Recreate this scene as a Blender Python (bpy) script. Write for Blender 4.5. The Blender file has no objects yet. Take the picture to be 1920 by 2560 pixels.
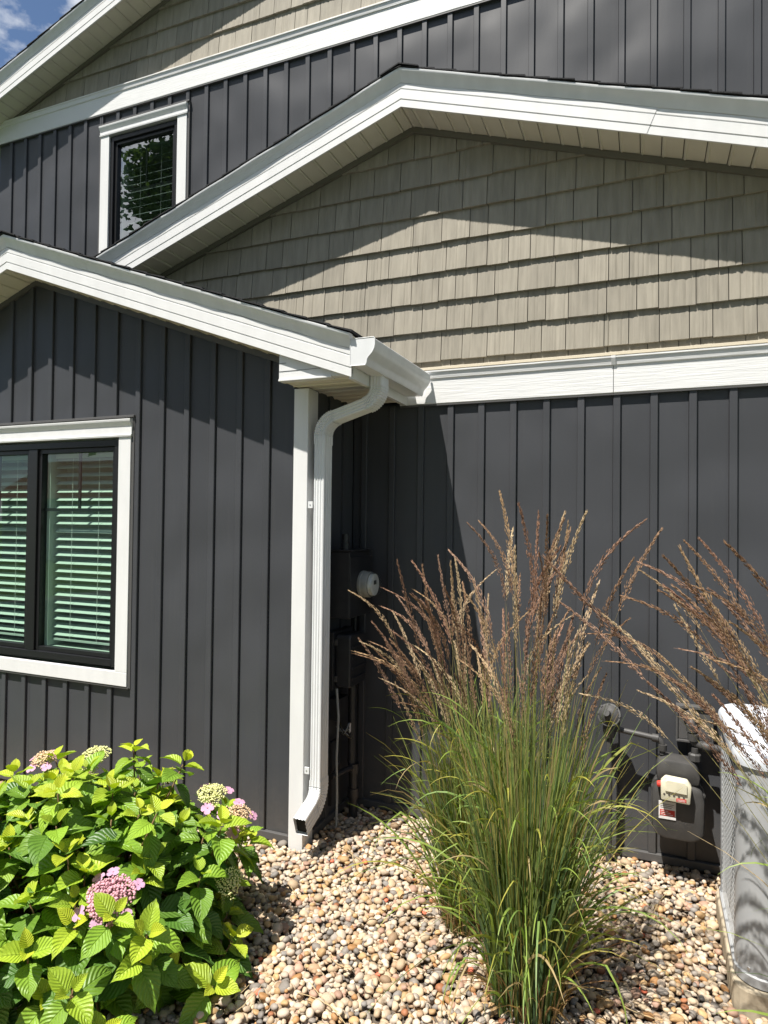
import bpy, bmesh, math, random
from mathutils import Vector, Matrix, Euler
import numpy as np

random.seed(7); rng = np.random.default_rng(7)
sc = bpy.context.scene
COL = sc.collection

# ------------------------------------------------------------------ camera
CAM_H = 1.92
cam_d = bpy.data.cameras.new('camera'); cam = bpy.data.objects.new('camera', cam_d); COL.objects.link(cam)
yaw, pitch, roll = math.radians(22.12), math.radians(0.94), math.radians(0.68)
fwd = Vector((-math.sin(yaw)*math.cos(pitch), math.cos(yaw)*math.cos(pitch), math.sin(pitch)))
r0 = Vector((math.cos(yaw), math.sin(yaw), 0)); u0 = r0.cross(fwd)
rt = math.cos(roll)*r0 + math.sin(roll)*u0; up = -math.sin(roll)*r0 + math.cos(roll)*u0
cam.matrix_world = Matrix(((rt.x, up.x, -fwd.x, 0), (rt.y, up.y, -fwd.y, 0), (rt.z, up.z, -fwd.z, CAM_H), (0, 0, 0, 1)))
cam_d.sensor_fit = 'VERTICAL'; cam_d.sensor_height = 36.0; cam_d.lens = 36.0*1615.2/2560.0
cam_d.clip_start = 0.05; cam_d.clip_end = 2000
sc.camera = cam

# ------------------------------------------------------------------ sky, sun, exposure
SUN_TO = Vector((-0.127, -0.247, 0.605)).normalized()
SUN_EL = math.asin(SUN_TO.z); SUN_AZ = math.atan2(SUN_TO.x, SUN_TO.y)
w = bpy.data.worlds.new('World'); sc.world = w; w.use_nodes = True
nt = w.node_tree; nt.nodes.clear()
N = nt.nodes.new; L = nt.links.new
sky = N('ShaderNodeTexSky'); sky.sky_type = 'NISHITA'; sky.sun_disc = False
sky.sun_elevation = SUN_EL; sky.sun_rotation = SUN_AZ; sky.air_density = 1.0; sky.dust_density = 0.5; sky.ozone_density = 4.0
tc = N('ShaderNodeTexCoord'); mp = N('ShaderNodeMapping'); mp.inputs['Scale'].default_value = (1, 1, 1.9); mp.inputs['Location'].default_value = (1.75, 0.90, 0.1)
L(tc.outputs['Generated'], mp.inputs['Vector'])
n1 = N('ShaderNodeTexNoise'); n1.inputs['Scale'].default_value = 3.1; n1.inputs['Detail'].default_value = 9; n1.inputs['Roughness'].default_value = 0.56
L(mp.outputs[0], n1.inputs['Vector'])
cr = N('ShaderNodeValToRGB'); cr.color_ramp.elements[0].position = 0.505; cr.color_ramp.elements[1].position = 0.585
L(n1.outputs['Fac'], cr.inputs[0])
mx = N('ShaderNodeMix'); mx.data_type = 'RGBA'
L(cr.outputs[0], mx.inputs['Factor']); L(sky.outputs[0], mx.inputs['A']); mx.inputs['B'].default_value = (8.6, 8.8, 9.1, 1)
bg = N('ShaderNodeBackground'); bg.inputs['Strength'].default_value = 0.066
L(mx.outputs['Result'], bg.inputs['Color'])
wo = N('ShaderNodeOutputWorld'); L(bg.outputs[0], wo.inputs['Surface'])

sun_d = bpy.data.lights.new('sun', 'SUN'); sun = bpy.data.objects.new('sun', sun_d); COL.objects.link(sun)
sun_d.energy = 5.0; sun_d.angle = math.radians(0.53); sun_d.color = (1.0, 0.955, 0.88)
sun.rotation_euler = (-SUN_TO).to_track_quat('-Z', 'Y').to_euler(); sun.location = (-6, -9, 20)
sc.view_settings.view_transform = 'Standard'; sc.view_settings.look = 'None'; sc.view_settings.gamma = 1.0
sc.view_settings.exposure = 0.84; sc.view_settings.use_curve_mapping = False
try:
    sc.cycles.max_bounces = 8; sc.cycles.transparent_max_bounces = 16; sc.cycles.use_denoising = True
    sc.cycles.caustics_reflective = False; sc.cycles.caustics_refractive = False
except Exception: pass

# ------------------------------------------------------------------ materials
def mat(name, base=(.5, .5, .5), rough=.6, spec=.5, metal=0., noise=None, bump=None, coord='Object', translucent=None, attr=None, objcol=False, extra=None):
    """noise: (scale, amount, detail[,stretch]) varies value; bump: list of (scale, strength, distance, stretch)"""
    m = bpy.data.materials.new(name); m.use_nodes = True
    t = m.node_tree; b = t.nodes['Principled BSDF']; n = t.nodes.new; l = t.links.new
    b.inputs['Roughness'].default_value = rough; b.inputs['Metallic'].default_value = metal
    b.inputs['Specular IOR Level'].default_value = spec
    b.inputs['Base Color'].default_value = (*base, 1)
    co = n('ShaderNodeTexCoord')
    src = None
    if attr:
        a = n('ShaderNodeAttribute'); a.attribute_name = attr; src = a.outputs['Color']
    if objcol:
        a = n('ShaderNodeObjectInfo'); src = a.outputs['Color']
    if noise:
        sc_, am, de = noise[:3]; st = noise[3] if len(noise) > 3 else (1, 1, 1)
        mpn = n('ShaderNodeMapping'); mpn.inputs['Scale'].default_value = st; l(co.outputs[coord], mpn.inputs[0])
        tx = n('ShaderNodeTexNoise'); tx.inputs['Scale'].default_value = sc_; tx.inputs['Detail'].default_value = de; l(mpn.outputs[0], tx.inputs['Vector'])
        mr = n('ShaderNodeMapRange'); mr.inputs['From Min'].default_value = .25; mr.inputs['From Max'].default_value = .75
        mr.inputs['To Min'].default_value = 1-am; mr.inputs['To Max'].default_value = 1+am; l(tx.outputs['Fac'], mr.inputs['Value'])
        mu = n('ShaderNodeVectorMath'); mu.operation = 'SCALE'; l(mr.outputs[0], mu.inputs['Scale'])
        if src: l(src, mu.inputs[0])
        else: mu.inputs[0].default_value = base
        src = mu.outputs[0]
    if src: l(src, b.inputs['Base Color'])
    if bump:
        prev = None
        for (s_, st_, di, stretch) in bump:
            mpn = n('ShaderNodeMapping'); mpn.inputs['Scale'].default_value = stretch; l(co.outputs[coord], mpn.inputs[0])
            tx = n('ShaderNodeTexNoise'); tx.inputs['Scale'].default_value = s_; tx.inputs['Detail'].default_value = 4 if s_ > 4 else .6; l(mpn.outputs[0], tx.inputs['Vector'])
            bp = n('ShaderNodeBump'); bp.inputs['Strength'].default_value = st_; bp.inputs['Distance'].default_value = di
            l(tx.outputs['Fac'], bp.inputs['Height'])
            if prev: l(prev, bp.inputs['Normal'])
            prev = bp.outputs[0]
        l(prev, b.inputs['Normal'])
    if translucent:
        tr = n('ShaderNodeBsdfTranslucent'); tr.inputs['Color'].default_value = (*translucent[0], 1)
        if src and translucent[2] if len(translucent) > 2 else False:
            mm = n('ShaderNodeMix'); mm.data_type = 'RGBA'; mm.blend_type = 'MULTIPLY'; mm.inputs['Factor'].default_value = 1
            l(src, mm.inputs['A']); mm.inputs['B'].default_value = (*translucent[0], 1); l(mm.outputs['Result'], tr.inputs['Color'])
        ms = n('ShaderNodeMixShader'); ms.inputs[0].default_value = translucent[1]
        l(b.outputs[0], ms.inputs[1]); l(tr.outputs[0], ms.inputs[2]); l(ms.outputs[0], t.nodes['Material Output'].inputs['Surface'])
    if extra: extra(m, t, b, co)
    return m

def tone(m, t, b, am):
    n = t.nodes.new; l = t.links.new
    oi = n('ShaderNodeObjectInfo'); mr = n('ShaderNodeMapRange'); mr.inputs['To Min'].default_value = 1-am; mr.inputs['To Max'].default_value = 1+am; l(oi.outputs['Random'], mr.inputs['Value'])
    sc_ = n('ShaderNodeVectorMath'); sc_.operation = 'SCALE'; l(b.inputs['Base Color'].links[0].from_socket, sc_.inputs[0]); l(mr.outputs[0], sc_.inputs['Scale']); l(sc_.outputs[0], b.inputs['Base Color'])
def dusty(m, t, b, co):
    """slight tone change from piece to piece, pale splash dust low on the wall and faint run marks"""
    tone(m, t, b, .05); n = t.nodes.new; l = t.links.new
    sx = n('ShaderNodeSeparateXYZ'); l(co.outputs['Object'], sx.inputs[0])
    mr = n('ShaderNodeMapRange'); mr.inputs['From Min'].default_value = .45; mr.inputs['From Max'].default_value = .0; l(sx.outputs['Z'], mr.inputs['Value'])
    tx = n('ShaderNodeTexNoise'); tx.inputs['Scale'].default_value = 28; tx.inputs['Detail'].default_value = 8; tx.inputs['Roughness'].default_value = .7; l(co.outputs['Object'], tx.inputs['Vector'])
    mu = n('ShaderNodeMath'); mu.operation = 'MULTIPLY'; l(mr.outputs[0], mu.inputs[0]); l(tx.outputs['Fac'], mu.inputs[1])
    mp_ = n('ShaderNodeMapping'); mp_.inputs['Scale'].default_value = (9, 9, .35); l(co.outputs['Object'], mp_.inputs[0])
    t2 = n('ShaderNodeTexNoise'); t2.inputs['Scale'].default_value = 4; t2.inputs['Detail'].default_value = 6; l(mp_.outputs[0], t2.inputs['Vector'])
    m2 = n('ShaderNodeMapRange'); m2.inputs['From Min'].default_value = .55; m2.inputs['From Max'].default_value = .85; m2.inputs['To Max'].default_value = .10; l(t2.outputs['Fac'], m2.inputs['Value'])
    ad = n('ShaderNodeMath'); ad.operation = 'ADD'; ad.use_clamp = True; l(mu.outputs[0], ad.inputs[0]); l(m2.outputs[0], ad.inputs[1])
    sc_ = n('ShaderNodeMath'); sc_.operation = 'MULTIPLY'; sc_.inputs[1].default_value = .38; l(ad.outputs[0], sc_.inputs[0])
    mx_ = n('ShaderNodeMix'); mx_.data_type = 'RGBA'; l(sc_.outputs[0], mx_.inputs['Factor']); l(b.inputs['Base Color'].links[0].from_socket, mx_.inputs['A']); mx_.inputs['B'].default_value = (.22, .20, .17, 1); l(mx_.outputs['Result'], b.inputs['Base Color'])
M = {}
M['vinyl'] = mat('charcoal_vinyl', (.057, .059, .065), .40, .30, noise=(1.3, .08, 3), bump=[(2.6, 1.0, .03, (1, 1, .8)), (90, .12, .0015, (1, 1, .12))], extra=dusty)
M['trim_dark'] = mat('charcoal_trim', (.085, .083, .082), .45, .5, bump=[(60, .08, .001, (1, 1, 1))])
M['shake'] = mat('tan_vinyl_shake', (.285, .259, .210), .72, .3, noise=(26, .17, 6, (1, 1, .12)), bump=[(140, .5, .002, (1, 1, .05))], extra=lambda m, t, b, co: tone(m, t, b, .10))
M['shake_dark'] = mat('greige_edge', (.15, .14, .115), .6, .3)
M['tan_trim'] = mat('tan_channel', (.52, .46, .35), .5, .4)
M['white'] = mat('white_trim', (.72, .72, .715), .42, .5, noise=(5, .05, 6, (2.5, 2.5, .5)), bump=[(30, .12, .002, (.35, 1, 5)), (3, .2, .004, (1, 1, 1))])
M['white_grain'] = mat('white_embossed_trim', (.72, .72, .715), .5, .4, noise=(3, .03, 4), bump=[(24, .6, .003, (.25, 1, 5))])
M['alum'] = mat('white_aluminium', (.70, .71, .715), .36, .5, noise=(7, .06, 6, (2, 2, .6)), bump=[(9, .25, .003, (1, 1, 1))])
M['soffit'] = mat('almond_soffit', (.62, .585, .49), .55, .4, noise=(5, .06, 5), bump=[(9, .15, .003, (1, 1, 1))])
M['shingle'] = mat('asphalt_shingle', (.035, .035, .037), .95, .2, noise=(160, .5, 2), bump=[(200, .6, .003, (1, 1, 1))])
M['black_frame'] = mat('black_window_frame', (.012, .012, .013), .32, .5, bump=[(8, .06, .003, (1, 1, 1))])
M['blind'] = mat('white_blind_slat', (.42, .47, .43), .5, .3)
M['cord'] = mat('blind_cord', (.7, .7, .68), .8, .2)
M['room'] = mat('room_wall', (.42, .44, .42), .9, .2)
M['black_paint'] = mat('black_painted_metal', (.020, .020, .022), .42, .5, noise=(20, .2, 4), bump=[(40, .12, .002, (1, 1, 1))])
M['grey_paint'] = mat('grey_painted_metal', (.060, .058, .056), .5, .45, noise=(14, .22, 5), bump=[(60, .25, .002, (1, 1, 1))])
M['meter_ring'] = mat('grey_meter_housing', (.26, .26, .235), .45, .4, noise=(12, .1, 4))
M['cream'] = mat('cream_plastic', (.70, .66, .50), .5, .4, noise=(18, .12, 4))
M['label'] = mat('white_label', (.72, .70, .68), .6, .3, noise=(30, .12, 4))
M['red'] = mat('red_sticker', (.55, .05, .035), .6, .3)
M['dial'] = mat('dial_mark', (.10, .09, .08), .6, .3)
M['acgrey'] = mat('grey_sheet_steel', (.36, .37, .38), .42, .5, noise=(7, .06, 4), bump=[(3, .12, .004, (1, 1, 1))])
M['aclight'] = mat('light_grey_louver', (.58, .60, .61), .45, .5)
M['acwhite'] = mat('pale_plastic_cap', (.60, .63, .68), .42, .5, noise=(8, .04, 4))
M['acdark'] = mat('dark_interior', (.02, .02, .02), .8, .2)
M['fan'] = mat('brown_fan_guard', (.10, .065, .05), .6, .4)
M['pad'] = mat('weathered_pad', (.40, .34, .25), .9, .2, noise=(9, .35, 6), bump=[(40, .5, .004, (1, 1, 1))])
M['screw'] = mat('zinc_screw', (.6, .6, .6), .35, .5, metal=.8)
M['cable'] = mat('grey_cable', (.30, .32, .32), .6, .3)
M['soil'] = mat('gravel_soil', (.11, .09, .07), .95, .1, noise=(30, .4, 6), bump=[(60, .8, .01, (1, 1, 1))])
M['paving'] = mat('low_bounce_drive', (.10, .10, .10), .9, .2, noise=(2, .15, 6))  # unseen drive, coloured dark to lower the bounce light on the walls
M['lawn'] = mat('lawn', (.055, .10, .025), .95, .1, noise=(8, .35, 6), bump=[(40, .8, .02, (1, 1, 1))])
M['stem'] = mat('hydrangea_stem', (.16, .10, .045), .7, .3, noise=(40, .25, 3))
M['twig'] = mat('dry_stem', (.42, .32, .18), .85, .2, noise=(60, .2, 3))
M['bark'] = mat('bark', (.09, .07, .055), .95, .1, noise=(8, .4, 6, (1, 1, .2)), bump=[(10, .9, .03, (1, 1, .2))])
M['far_wall'] = mat('pale_siding', (.55, .57, .56), .8, .2)
M['far_roof'] = mat('brown_roof', (.16, .07, .05), .9, .2, noise=(3, .2, 4))
M['brass'] = mat('dark_brass', (.16, .13, .08), .5, .5, metal=.6)

def glass_mat(name, tint, rmix):
    m = bpy.data.materials.new(name); m.use_nodes = True; t = m.node_tree; t.nodes.clear(); n = t.nodes.new; l = t.links.new
    tr = n('ShaderNodeBsdfTransparent'); tr.inputs[0].default_value = (*tint, 1)
    gl = n('ShaderNodeBsdfGlossy'); gl.inputs['Roughness'].default_value = 0.0; gl.inputs[0].default_value = (.95, .97, 1, 1)
    lw = n('ShaderNodeLayerWeight'); lw.inputs['Blend'].default_value = .5
    pw = n('ShaderNodeMath'); pw.operation = 'POWER'; pw.inputs[1].default_value = 4.0; l(lw.outputs['Facing'], pw.inputs[0])
    fr = n('ShaderNodeMapRange'); fr.inputs['To Min'].default_value = rmix; fr.inputs['To Max'].default_value = .95; l(pw.outputs[0], fr.inputs['Value'])
    co = n('ShaderNodeTexCoord'); tx = n('ShaderNodeTexNoise'); tx.inputs['Scale'].default_value = 1.6; tx.inputs['Detail'].default_value = 1; l(co.outputs['Object'], tx.inputs['Vector'])
    bp = n('ShaderNodeBump'); bp.inputs['Strength'].default_value = .12; bp.inputs['Distance'].default_value = .01; l(tx.outputs['Fac'], bp.inputs['Height']); l(bp.outputs[0], gl.inputs['Normal'])
    ms = n('ShaderNodeMixShader'); l(fr.outputs[0], ms.inputs[0]); l(tr.outputs[0], ms.inputs[1]); l(gl.outputs[0], ms.inputs[2])
    o = n('ShaderNodeOutputMaterial'); l(ms.outputs[0], o.inputs['Surface']); return m
M['glass_low'] = glass_mat('green_tinted_glass', (.80, .95, .86), .07)
M['glass_up'] = glass_mat('dark_reflective_glass', (.60, .68, .66), .30)
M['meter_glass'] = glass_mat('meter_glass', (.9, .92, .9), .05)

def leaf_extra(m, t, b, co):
    """quilted leaf relief and paler veins along the leaf's own UV"""
    n = t.nodes.new; l = t.links.new
    uv = n('ShaderNodeSeparateXYZ'); l(co.outputs['UV'], uv.inputs[0])
    def mth(op, a, bb=None):
        x = n('ShaderNodeMath'); x.operation = op
        for i, q in enumerate((a, bb)):
            if q is None: continue
            if isinstance(q, (int, float)): x.inputs[i].default_value = q
            else: l(q, x.inputs[i])
        return x.outputs[0]
    av = mth('ABSOLUTE', mth('SUBTRACT', uv.outputs['X'], .5))
    ph = mth('SUBTRACT', mth('MULTIPLY', uv.outputs['Y'], 8.5), mth('MULTIPLY', av, 5.5))
    wv = mth('SINE', mth('MULTIPLY', ph, 6.283))
    mid = mth('MULTIPLY', mth('MAXIMUM', mth('SUBTRACT', .035, av), 0.0), 40.0)
    h = mth('SUBTRACT', mth('MULTIPLY', wv, .5), mid)
    bp = n('ShaderNodeBump'); bp.inputs['Strength'].default_value = .55; bp.inputs['Distance'].default_value = .005; l(h, bp.inputs['Height'])
    l(bp.outputs[0], b.inputs['Normal'])
    # vein tint
    src = b.inputs['Base Color'].links[0].from_socket
    mixn = n('ShaderNodeMix'); mixn.data_type = 'RGBA'; mixn.blend_type = 'MULTIPLY'
    l(mth('MULTIPLY', mth('POWER', mth('MAXIMUM', mth('MULTIPLY', wv, -1.0), 0.0), 3.0), .22), mixn.inputs['Factor'])
    l(src, mixn.inputs['A']); mixn.inputs['B'].default_value = (.45, .62, .4, 1); l(mixn.outputs['Result'], b.inputs['Base Color'])
M['leaf'] = mat('hydrangea_leaf', (.1, .2, .03), .42, .45, noise=(25, .12, 4), objcol=True, translucent=((.9, 1.0, .25), .30, True), extra=leaf_extra)
M['leaf_attr'] = mat('hydrangea_leaf_mass', (.1, .2, .03), .42, .45, noise=(25, .12, 4), attr='lc', translucent=((.9, 1.0, .25), .30, True), extra=leaf_extra)
M['petal'] = mat('pink_petal', (.66, .36, .52), .6, .3, noise=(60, .15, 3), translucent=((.8, .35, .6), .3))
M['bud_cream'] = mat('cream_buds', (.62, .62, .28), .7, .3, noise=(120, .25, 2))
M['bud_peach'] = mat('peach_buds', (.66, .48, .30), .7, .3, noise=(120, .25, 2))
M['bud_pink'] = mat('pink_buds', (.56, .30, .34), .7, .3, noise=(120, .3, 2))
M['blade'] = mat('grass_blade', (.1, .2, .04), .5, .4, attr='lc', translucent=((.9, 1.0, .3), .35, True))
M['plume'] = mat('seed_plume', (.25, .15, .08), .75, .2, noise=(90, .35, 3), objcol=True, translucent=((1.0, .8, .6), .25, True))
M['pebble'] = mat('pebble', (.4, .35, .3), .62, .35, attr='lc', noise=(45, .2, 5), bump=[(60, .25, .003, (1, 1, 1))])
M['tree_leaf'] = mat('tree_leaf', (.045, .085, .02), .6, .3, translucent=((.08, .14, .02), .3))

# ------------------------------------------------------------------ mesh helpers
class MB:
    def __init__(s): s.v = []; s.f = []; s.uv = None; s.c = None
    def add(s, vs, fs):
        o = len(s.v); s.v += [tuple(q) for q in vs]; s.f += [tuple(i+o for i in f) for f in fs]; return s
    def box(s, x0, x1, y0, y1, z0, z1):
        return s.add([(x0, y0, z0), (x1, y0, z0), (x1, y1, z0), (x0, y1, z0), (x0, y0, z1), (x1, y0, z1), (x1, y1, z1), (x0, y1, z1)],
                     [(0, 3, 2, 1), (4, 5, 6, 7), (0, 1, 5, 4), (1, 2, 6, 5), (2, 3, 7, 6), (3, 0, 4, 7)])
    def prism(s, poly, a, b, axis='y'):
        """poly of 2D points extruded along axis from a to b"""
        n = len(poly)
        mk = {'y': lambda p, t: (p[0], t, p[1]), 'x': lambda p, t: (t, p[0], p[1]), 'z': lambda p, t: (p[0], p[1], t)}[axis]
        vs = [mk(p, a) for p in poly]+[mk(p, b) for p in poly]
        fs = [tuple(range(n)), tuple(range(2*n-1, n-1, -1))]+[(i, i+n, (i+1) % n+n, (i+1) % n) for i in range(n)]
        return s.add(vs, fs)
    def tube(s, pts, r, n=10, cap=True):
        pts = [Vector(p) for p in pts]; m = len(pts); rr = r if hasattr(r, '__len__') else [r]*m
        vs = []; prev = None
        for i, p in enumerate(pts):
            d = (pts[min(i+1, m-1)]-pts[max(i-1, 0)]).normalized()
            if prev is None:
                a = Vector((0, 0, 1)) if abs(d.z) < .9 else Vector((1, 0, 0)); x = d.cross(a).normalized()
            else: x = (prev-d*prev.dot(d)).normalized()
            prev = x; y = d.cross(x)
            vs += [p+(x*math.cos(2*math.pi*k/n)+y*math.sin(2*math.pi*k/n))*rr[i] for k in range(n)]
        fs = [(i*n+k, i*n+(k+1) % n, (i+1)*n+(k+1) % n, (i+1)*n+k) for i in range(m-1) for k in range(n)]
        if cap: fs += [tuple(range(n-1, -1, -1)), tuple((m-1)*n+k for k in range(n))]
        return s.add(vs, fs)
    def lathe(s, prof, o, ax, n=28):
        """prof: list of (radius, distance along ax) from point o"""
        o = Vector(o); ax = Vector(ax).normalized(); a = Vector((0, 0, 1)) if abs(ax.z) < .9 else Vector((1, 0, 0))
        x = ax.cross(a).normalized(); y = ax.cross(x); m = len(prof); vs = []
        for r, t in prof: vs += [o+ax*t+(x*math.cos(2*math.pi*k/n)+y*math.sin(2*math.pi*k/n))*max(r, 1e-4) for k in range(n)]
        fs = [(i*n+k, i*n+(k+1) % n, (i+1)*n+(k+1) % n, (i+1)*n+k) for i in range(m-1) for k in range(n)]
        return s.add(vs, fs)
    def sweep(s, sec, frames, cap=True):
        """sec: 2D closed section; frames: list of (origin, xaxis, yaxis, scale)"""
        n = len(sec); vs = []
        for o, x, y, k in frames: vs += [Vector(o)+Vector(x)*p[0]*k+Vector(y)*p[1]*k for p in sec]
        m = len(frames)
        fs = [(i*n+k, i*n+(k+1) % n, (i+1)*n+(k+1) % n, (i+1)*n+k) for i in range(m-1) for k in range(n)]
        if cap: fs += [tuple(range(n-1, -1, -1)), tuple((m-1)*n+k for k in range(n))]
        return s.add(vs, fs)
    def mesh(s, name, smooth=False, recalc=True, bevel=0):
        me = bpy.data.meshes.new(name); me.from_pydata(s.v, [], s.f)
        if recalc or bevel:
            bm = bmesh.new(); bm.from_mesh(me); bmesh.ops.remove_doubles(bm, verts=bm.verts, dist=1e-6); bmesh.ops.recalc_face_normals(bm, faces=bm.faces)
            if bevel:
                es = [e for e in bm.edges if len(e.link_faces) == 2 and e.calc_face_angle(0) > .5]
                bmesh.ops.bevel(bm, geom=es, offset=bevel, segments=2, profile=.5, affect='EDGES', clamp_overlap=True)
            bm.to_mesh(me); bm.free()
        if smooth: me.polygons.foreach_set('use_smooth', [True]*len(me.polygons))
        if smooth == 'auto':
            try: me.set_sharp_from_angle(angle=math.radians(38))
            except Exception: pass
        me.update(); return me

def obj(name, data, material=None, parent=None, loc=None, kind=None):
    o = bpy.data.objects.new(name, data); COL.objects.link(o)
    if material is not None and data is not None and not data.materials: data.materials.append(material)
    if parent is not None:
        o.parent = parent
        if parent.type == 'EMPTY' and parent.parent is None and not parent.get('_local'): o.matrix_parent_inverse = Matrix.Translation(-parent.location)
    if loc is not None: o.location = loc
    if kind: o['kind'] = kind
    return o
def mk(name, mb, material, parent=None, smooth=False, bevel=0, kind=None):
    return obj(name, mb.mesh(name, smooth, True, bevel), material, parent, kind=kind)
def tag(o, label, cat, group=None):
    o['label'] = label; o['category'] = cat
    if group: o['group'] = group
    return o
def thing(name, label, cat, loc=(0, 0, 0), group=None):
    o = bpy.data.objects.new(name, None); COL.objects.link(o); o.location = loc; o.empty_display_size = .1
    return tag(o, label, cat, group)

# ------------------------------------------------------------------ ground
mb = MB(); mb.add([(-300, -300, -.06), (300, -300, -.06), (300, 300, -.06), (-300, 300, -.06)], [(0, 1, 2, 3)])
ground = obj('lawn_ground', mb.mesh('lawn_ground', recalc=False), M['lawn'], kind='structure')
mb = MB(); mb.add([(-14, -11, -.05), (8, -11, -.05), (8, .9, -.05), (-14, .9, -.05)], [(0, 1, 2, 3)])
obj('added_driveway', mb.mesh('added_driveway', recalc=False), M['paving'], kind='structure')  # unseen sheet, added to keep green lawn bounce off the white trim
mb = MB(); nx, ny = 40, 30; X0, X1, Y0, Y1 = -4.6, 2.6, .7, 4.2
vs = []; 
for j in range(ny+1):
    for i in range(nx+1):
        vs.append((X0+(X1-X0)*i/nx, Y0+(Y1-Y0)*j/ny, -.028+.006*math.sin(i*.9+j*.5)))
mb.add(vs, [(j*(nx+1)+i, j*(nx+1)+i+1, (j+1)*(nx+1)+i+1, (j+1)*(nx+1)+i) for j in range(ny) for i in range(nx)])
bed = obj('gravel_bed', mb.mesh('gravel_bed', True, False), M['soil'], kind='structure')

# ------------------------------------------------------------------ house
DA, DB, DC = 3.399, 4.047, 4.648      # board faces of the three stepped gable walls
S = .2032; BW = .043
house = thing('house', 'charcoal board-and-batten house with tan shake gables, white trim and three stepped gables', 'house', (-2.0, 4.5, 0))

def line_gable(ax, az, sl): return lambda x: az-abs(x-ax)*sl
def cells(x0, x1, lo, hi, brk, holes):
    """vertical strips between breakpoints, split by rectangular holes"""
    xs = sorted({x0, x1}|{b for b in brk if x0 < b < x1}|{h[k] for h in holes for k in (0, 1) if x0 < h[k] < x1})
    for a, b in zip(xs, xs[1:]):
        spans = [(lo, None)]
        mid = (a+b)/2; cuts = sorted([(h[2], h[3]) for h in holes if h[0] < mid < h[1]])
        z = lo
        for c0, c1 in cuts:
            yield a, b, z, z, c0, c0; z = c1
        yield a, b, z, z, hi(a+1e-6), hi(b-1e-6)
def cell_mb(m_, x0, x1, lo, hi, brk, holes, y0, y1):
    k = 0
    for a, b, l0, l1, h0, h1 in cells(x0, x1, lo, hi, brk, holes):
        if h0 <= l0+.002 and h1 <= l1+.002: continue
        m_.prism([(a, l0), (b, l1), (b, max(h1, l1+1e-4)), (a, max(h0, l0+1e-4))], y0, y1); k += 1
    return k
def batten_wall(x0, x1, lo, hi, brk, holes, d, off, core_y, name='board_and_batten_wall', label=None):
    m_ = MB(); cell_mb(m_, x0, x1, lo, lambda x: hi(x)+.02, brk, holes, d+.012, core_y)
    wall = mk(name, m_, M['vinyl'], house)
    if label: wall['label'] = label
    k0 = math.floor((x0-off)/S)-1; k1 = math.ceil((x1-off)/S)+1
    for k in range(k0, k1+1):
        r = off+k*S
        a, b = max(x0, r-S+.0005), min(x1, r-BW-.001)
        if b-a > .004:
            # split by holes into separate pieces above and below
            for part in (0, 1):
                mm = MB(); n = 0
                for ca, cb, l0, l1, h0, h1 in cells(a, b, lo, hi, brk, holes):
                    below = any(h[0] < (ca+cb)/2 < h[1] and h0 <= h[2]+1e-6 for h in holes)
                    if below != bool(part): continue
                    if h0 <= l0+.004 and h1 <= l1+.004: continue
                    jy = random.uniform(-.0006, .0006)
                    mm.prism([(ca, l0), (cb, l1), (cb, max(h1, l1+1e-4)), (ca, max(h0, l0+1e-4))], d+jy, d+.010); n += 1
                if n: mk('board', mm, M['vinyl'], wall)
        a, b = max(x0, r-BW), min(x1, r)
        if b-a > .01:
            for part in (0, 1):
                mm = MB(); n = 0
                for ca, cb, l0, l1, h0, h1 in cells(a, b, lo, hi, brk, holes):
                    below = any(h[0] < (ca+cb)/2 < h[1] and h0 <= h[2]+1e-6 for h in holes)
                    if below != bool(part): continue
                    if h0 <= l0+.004 and h1 <= l1+.004: continue
                    e = .004
                    vs = [(ca, d+.009, l0), (cb, d+.009, l1), (cb, d+.009, h1), (ca, d+.009, h0),
                          (ca+.001, d-.014, l0), (ca+e, d-.017, l0), (cb-e, d-.017, l1), (cb-.001, d-.014, l1),
                          (ca+.001, d-.014, h0), (ca+e, d-.017, h0), (cb-e, d-.017, h1), (cb-.001, d-.014, h1)]
                    mm.add(vs, [(0, 4, 8, 3), (4, 5, 9, 8), (5, 6, 10, 9), (6, 7, 11, 10), (7, 1, 2, 11), (0, 1, 7, 6, 5, 4), (3, 8, 9, 10, 11, 2), (0, 3, 2, 1)]); n += 1
                if n: mk('batten', mm, M['vinyl'], wall)
    return wall

# ---- walls
A_AX, A_AZ, A_SL = -4.140, 3.660, .358
B_AX, B_AZ, B_SL = -1.463, 4.573, .338
C_AX, C_SL = -1.00, .342
C_AZ = 6.05+(C_AX+5.967)*C_SL
BASE = .055
A_WIN = (-5.085, -3.200, .790, 2.600)
C_WIN = (-4.848, -3.815, 4.10, 5.655)
hA = line_gable(A_AX, A_AZ, A_SL); hB = line_gable(B_AX, B_AZ, B_SL); hC = line_gable(C_AX, C_AZ, C_SL)
A_L, A_R = -6.31, -1.962
B_L, B_R = -5.6, 2.6
C_L, C_R = -6.25, 4.25
wallA = batten_wall(A_L, A_R, BASE, lambda x: hA(x)-.0, [A_AX], [A_WIN], DA, -4.369, DA+.10)
wallB = batten_wall(-1.875, B_R, BASE, lambda x: 2.70, [], [], DB, -.9564, DB+.10)
wallC = batten_wall(C_L, C_R, 3.2, lambda x: 5.79, [], [C_WIN], DC, -1.5743, DC+.10)
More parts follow.
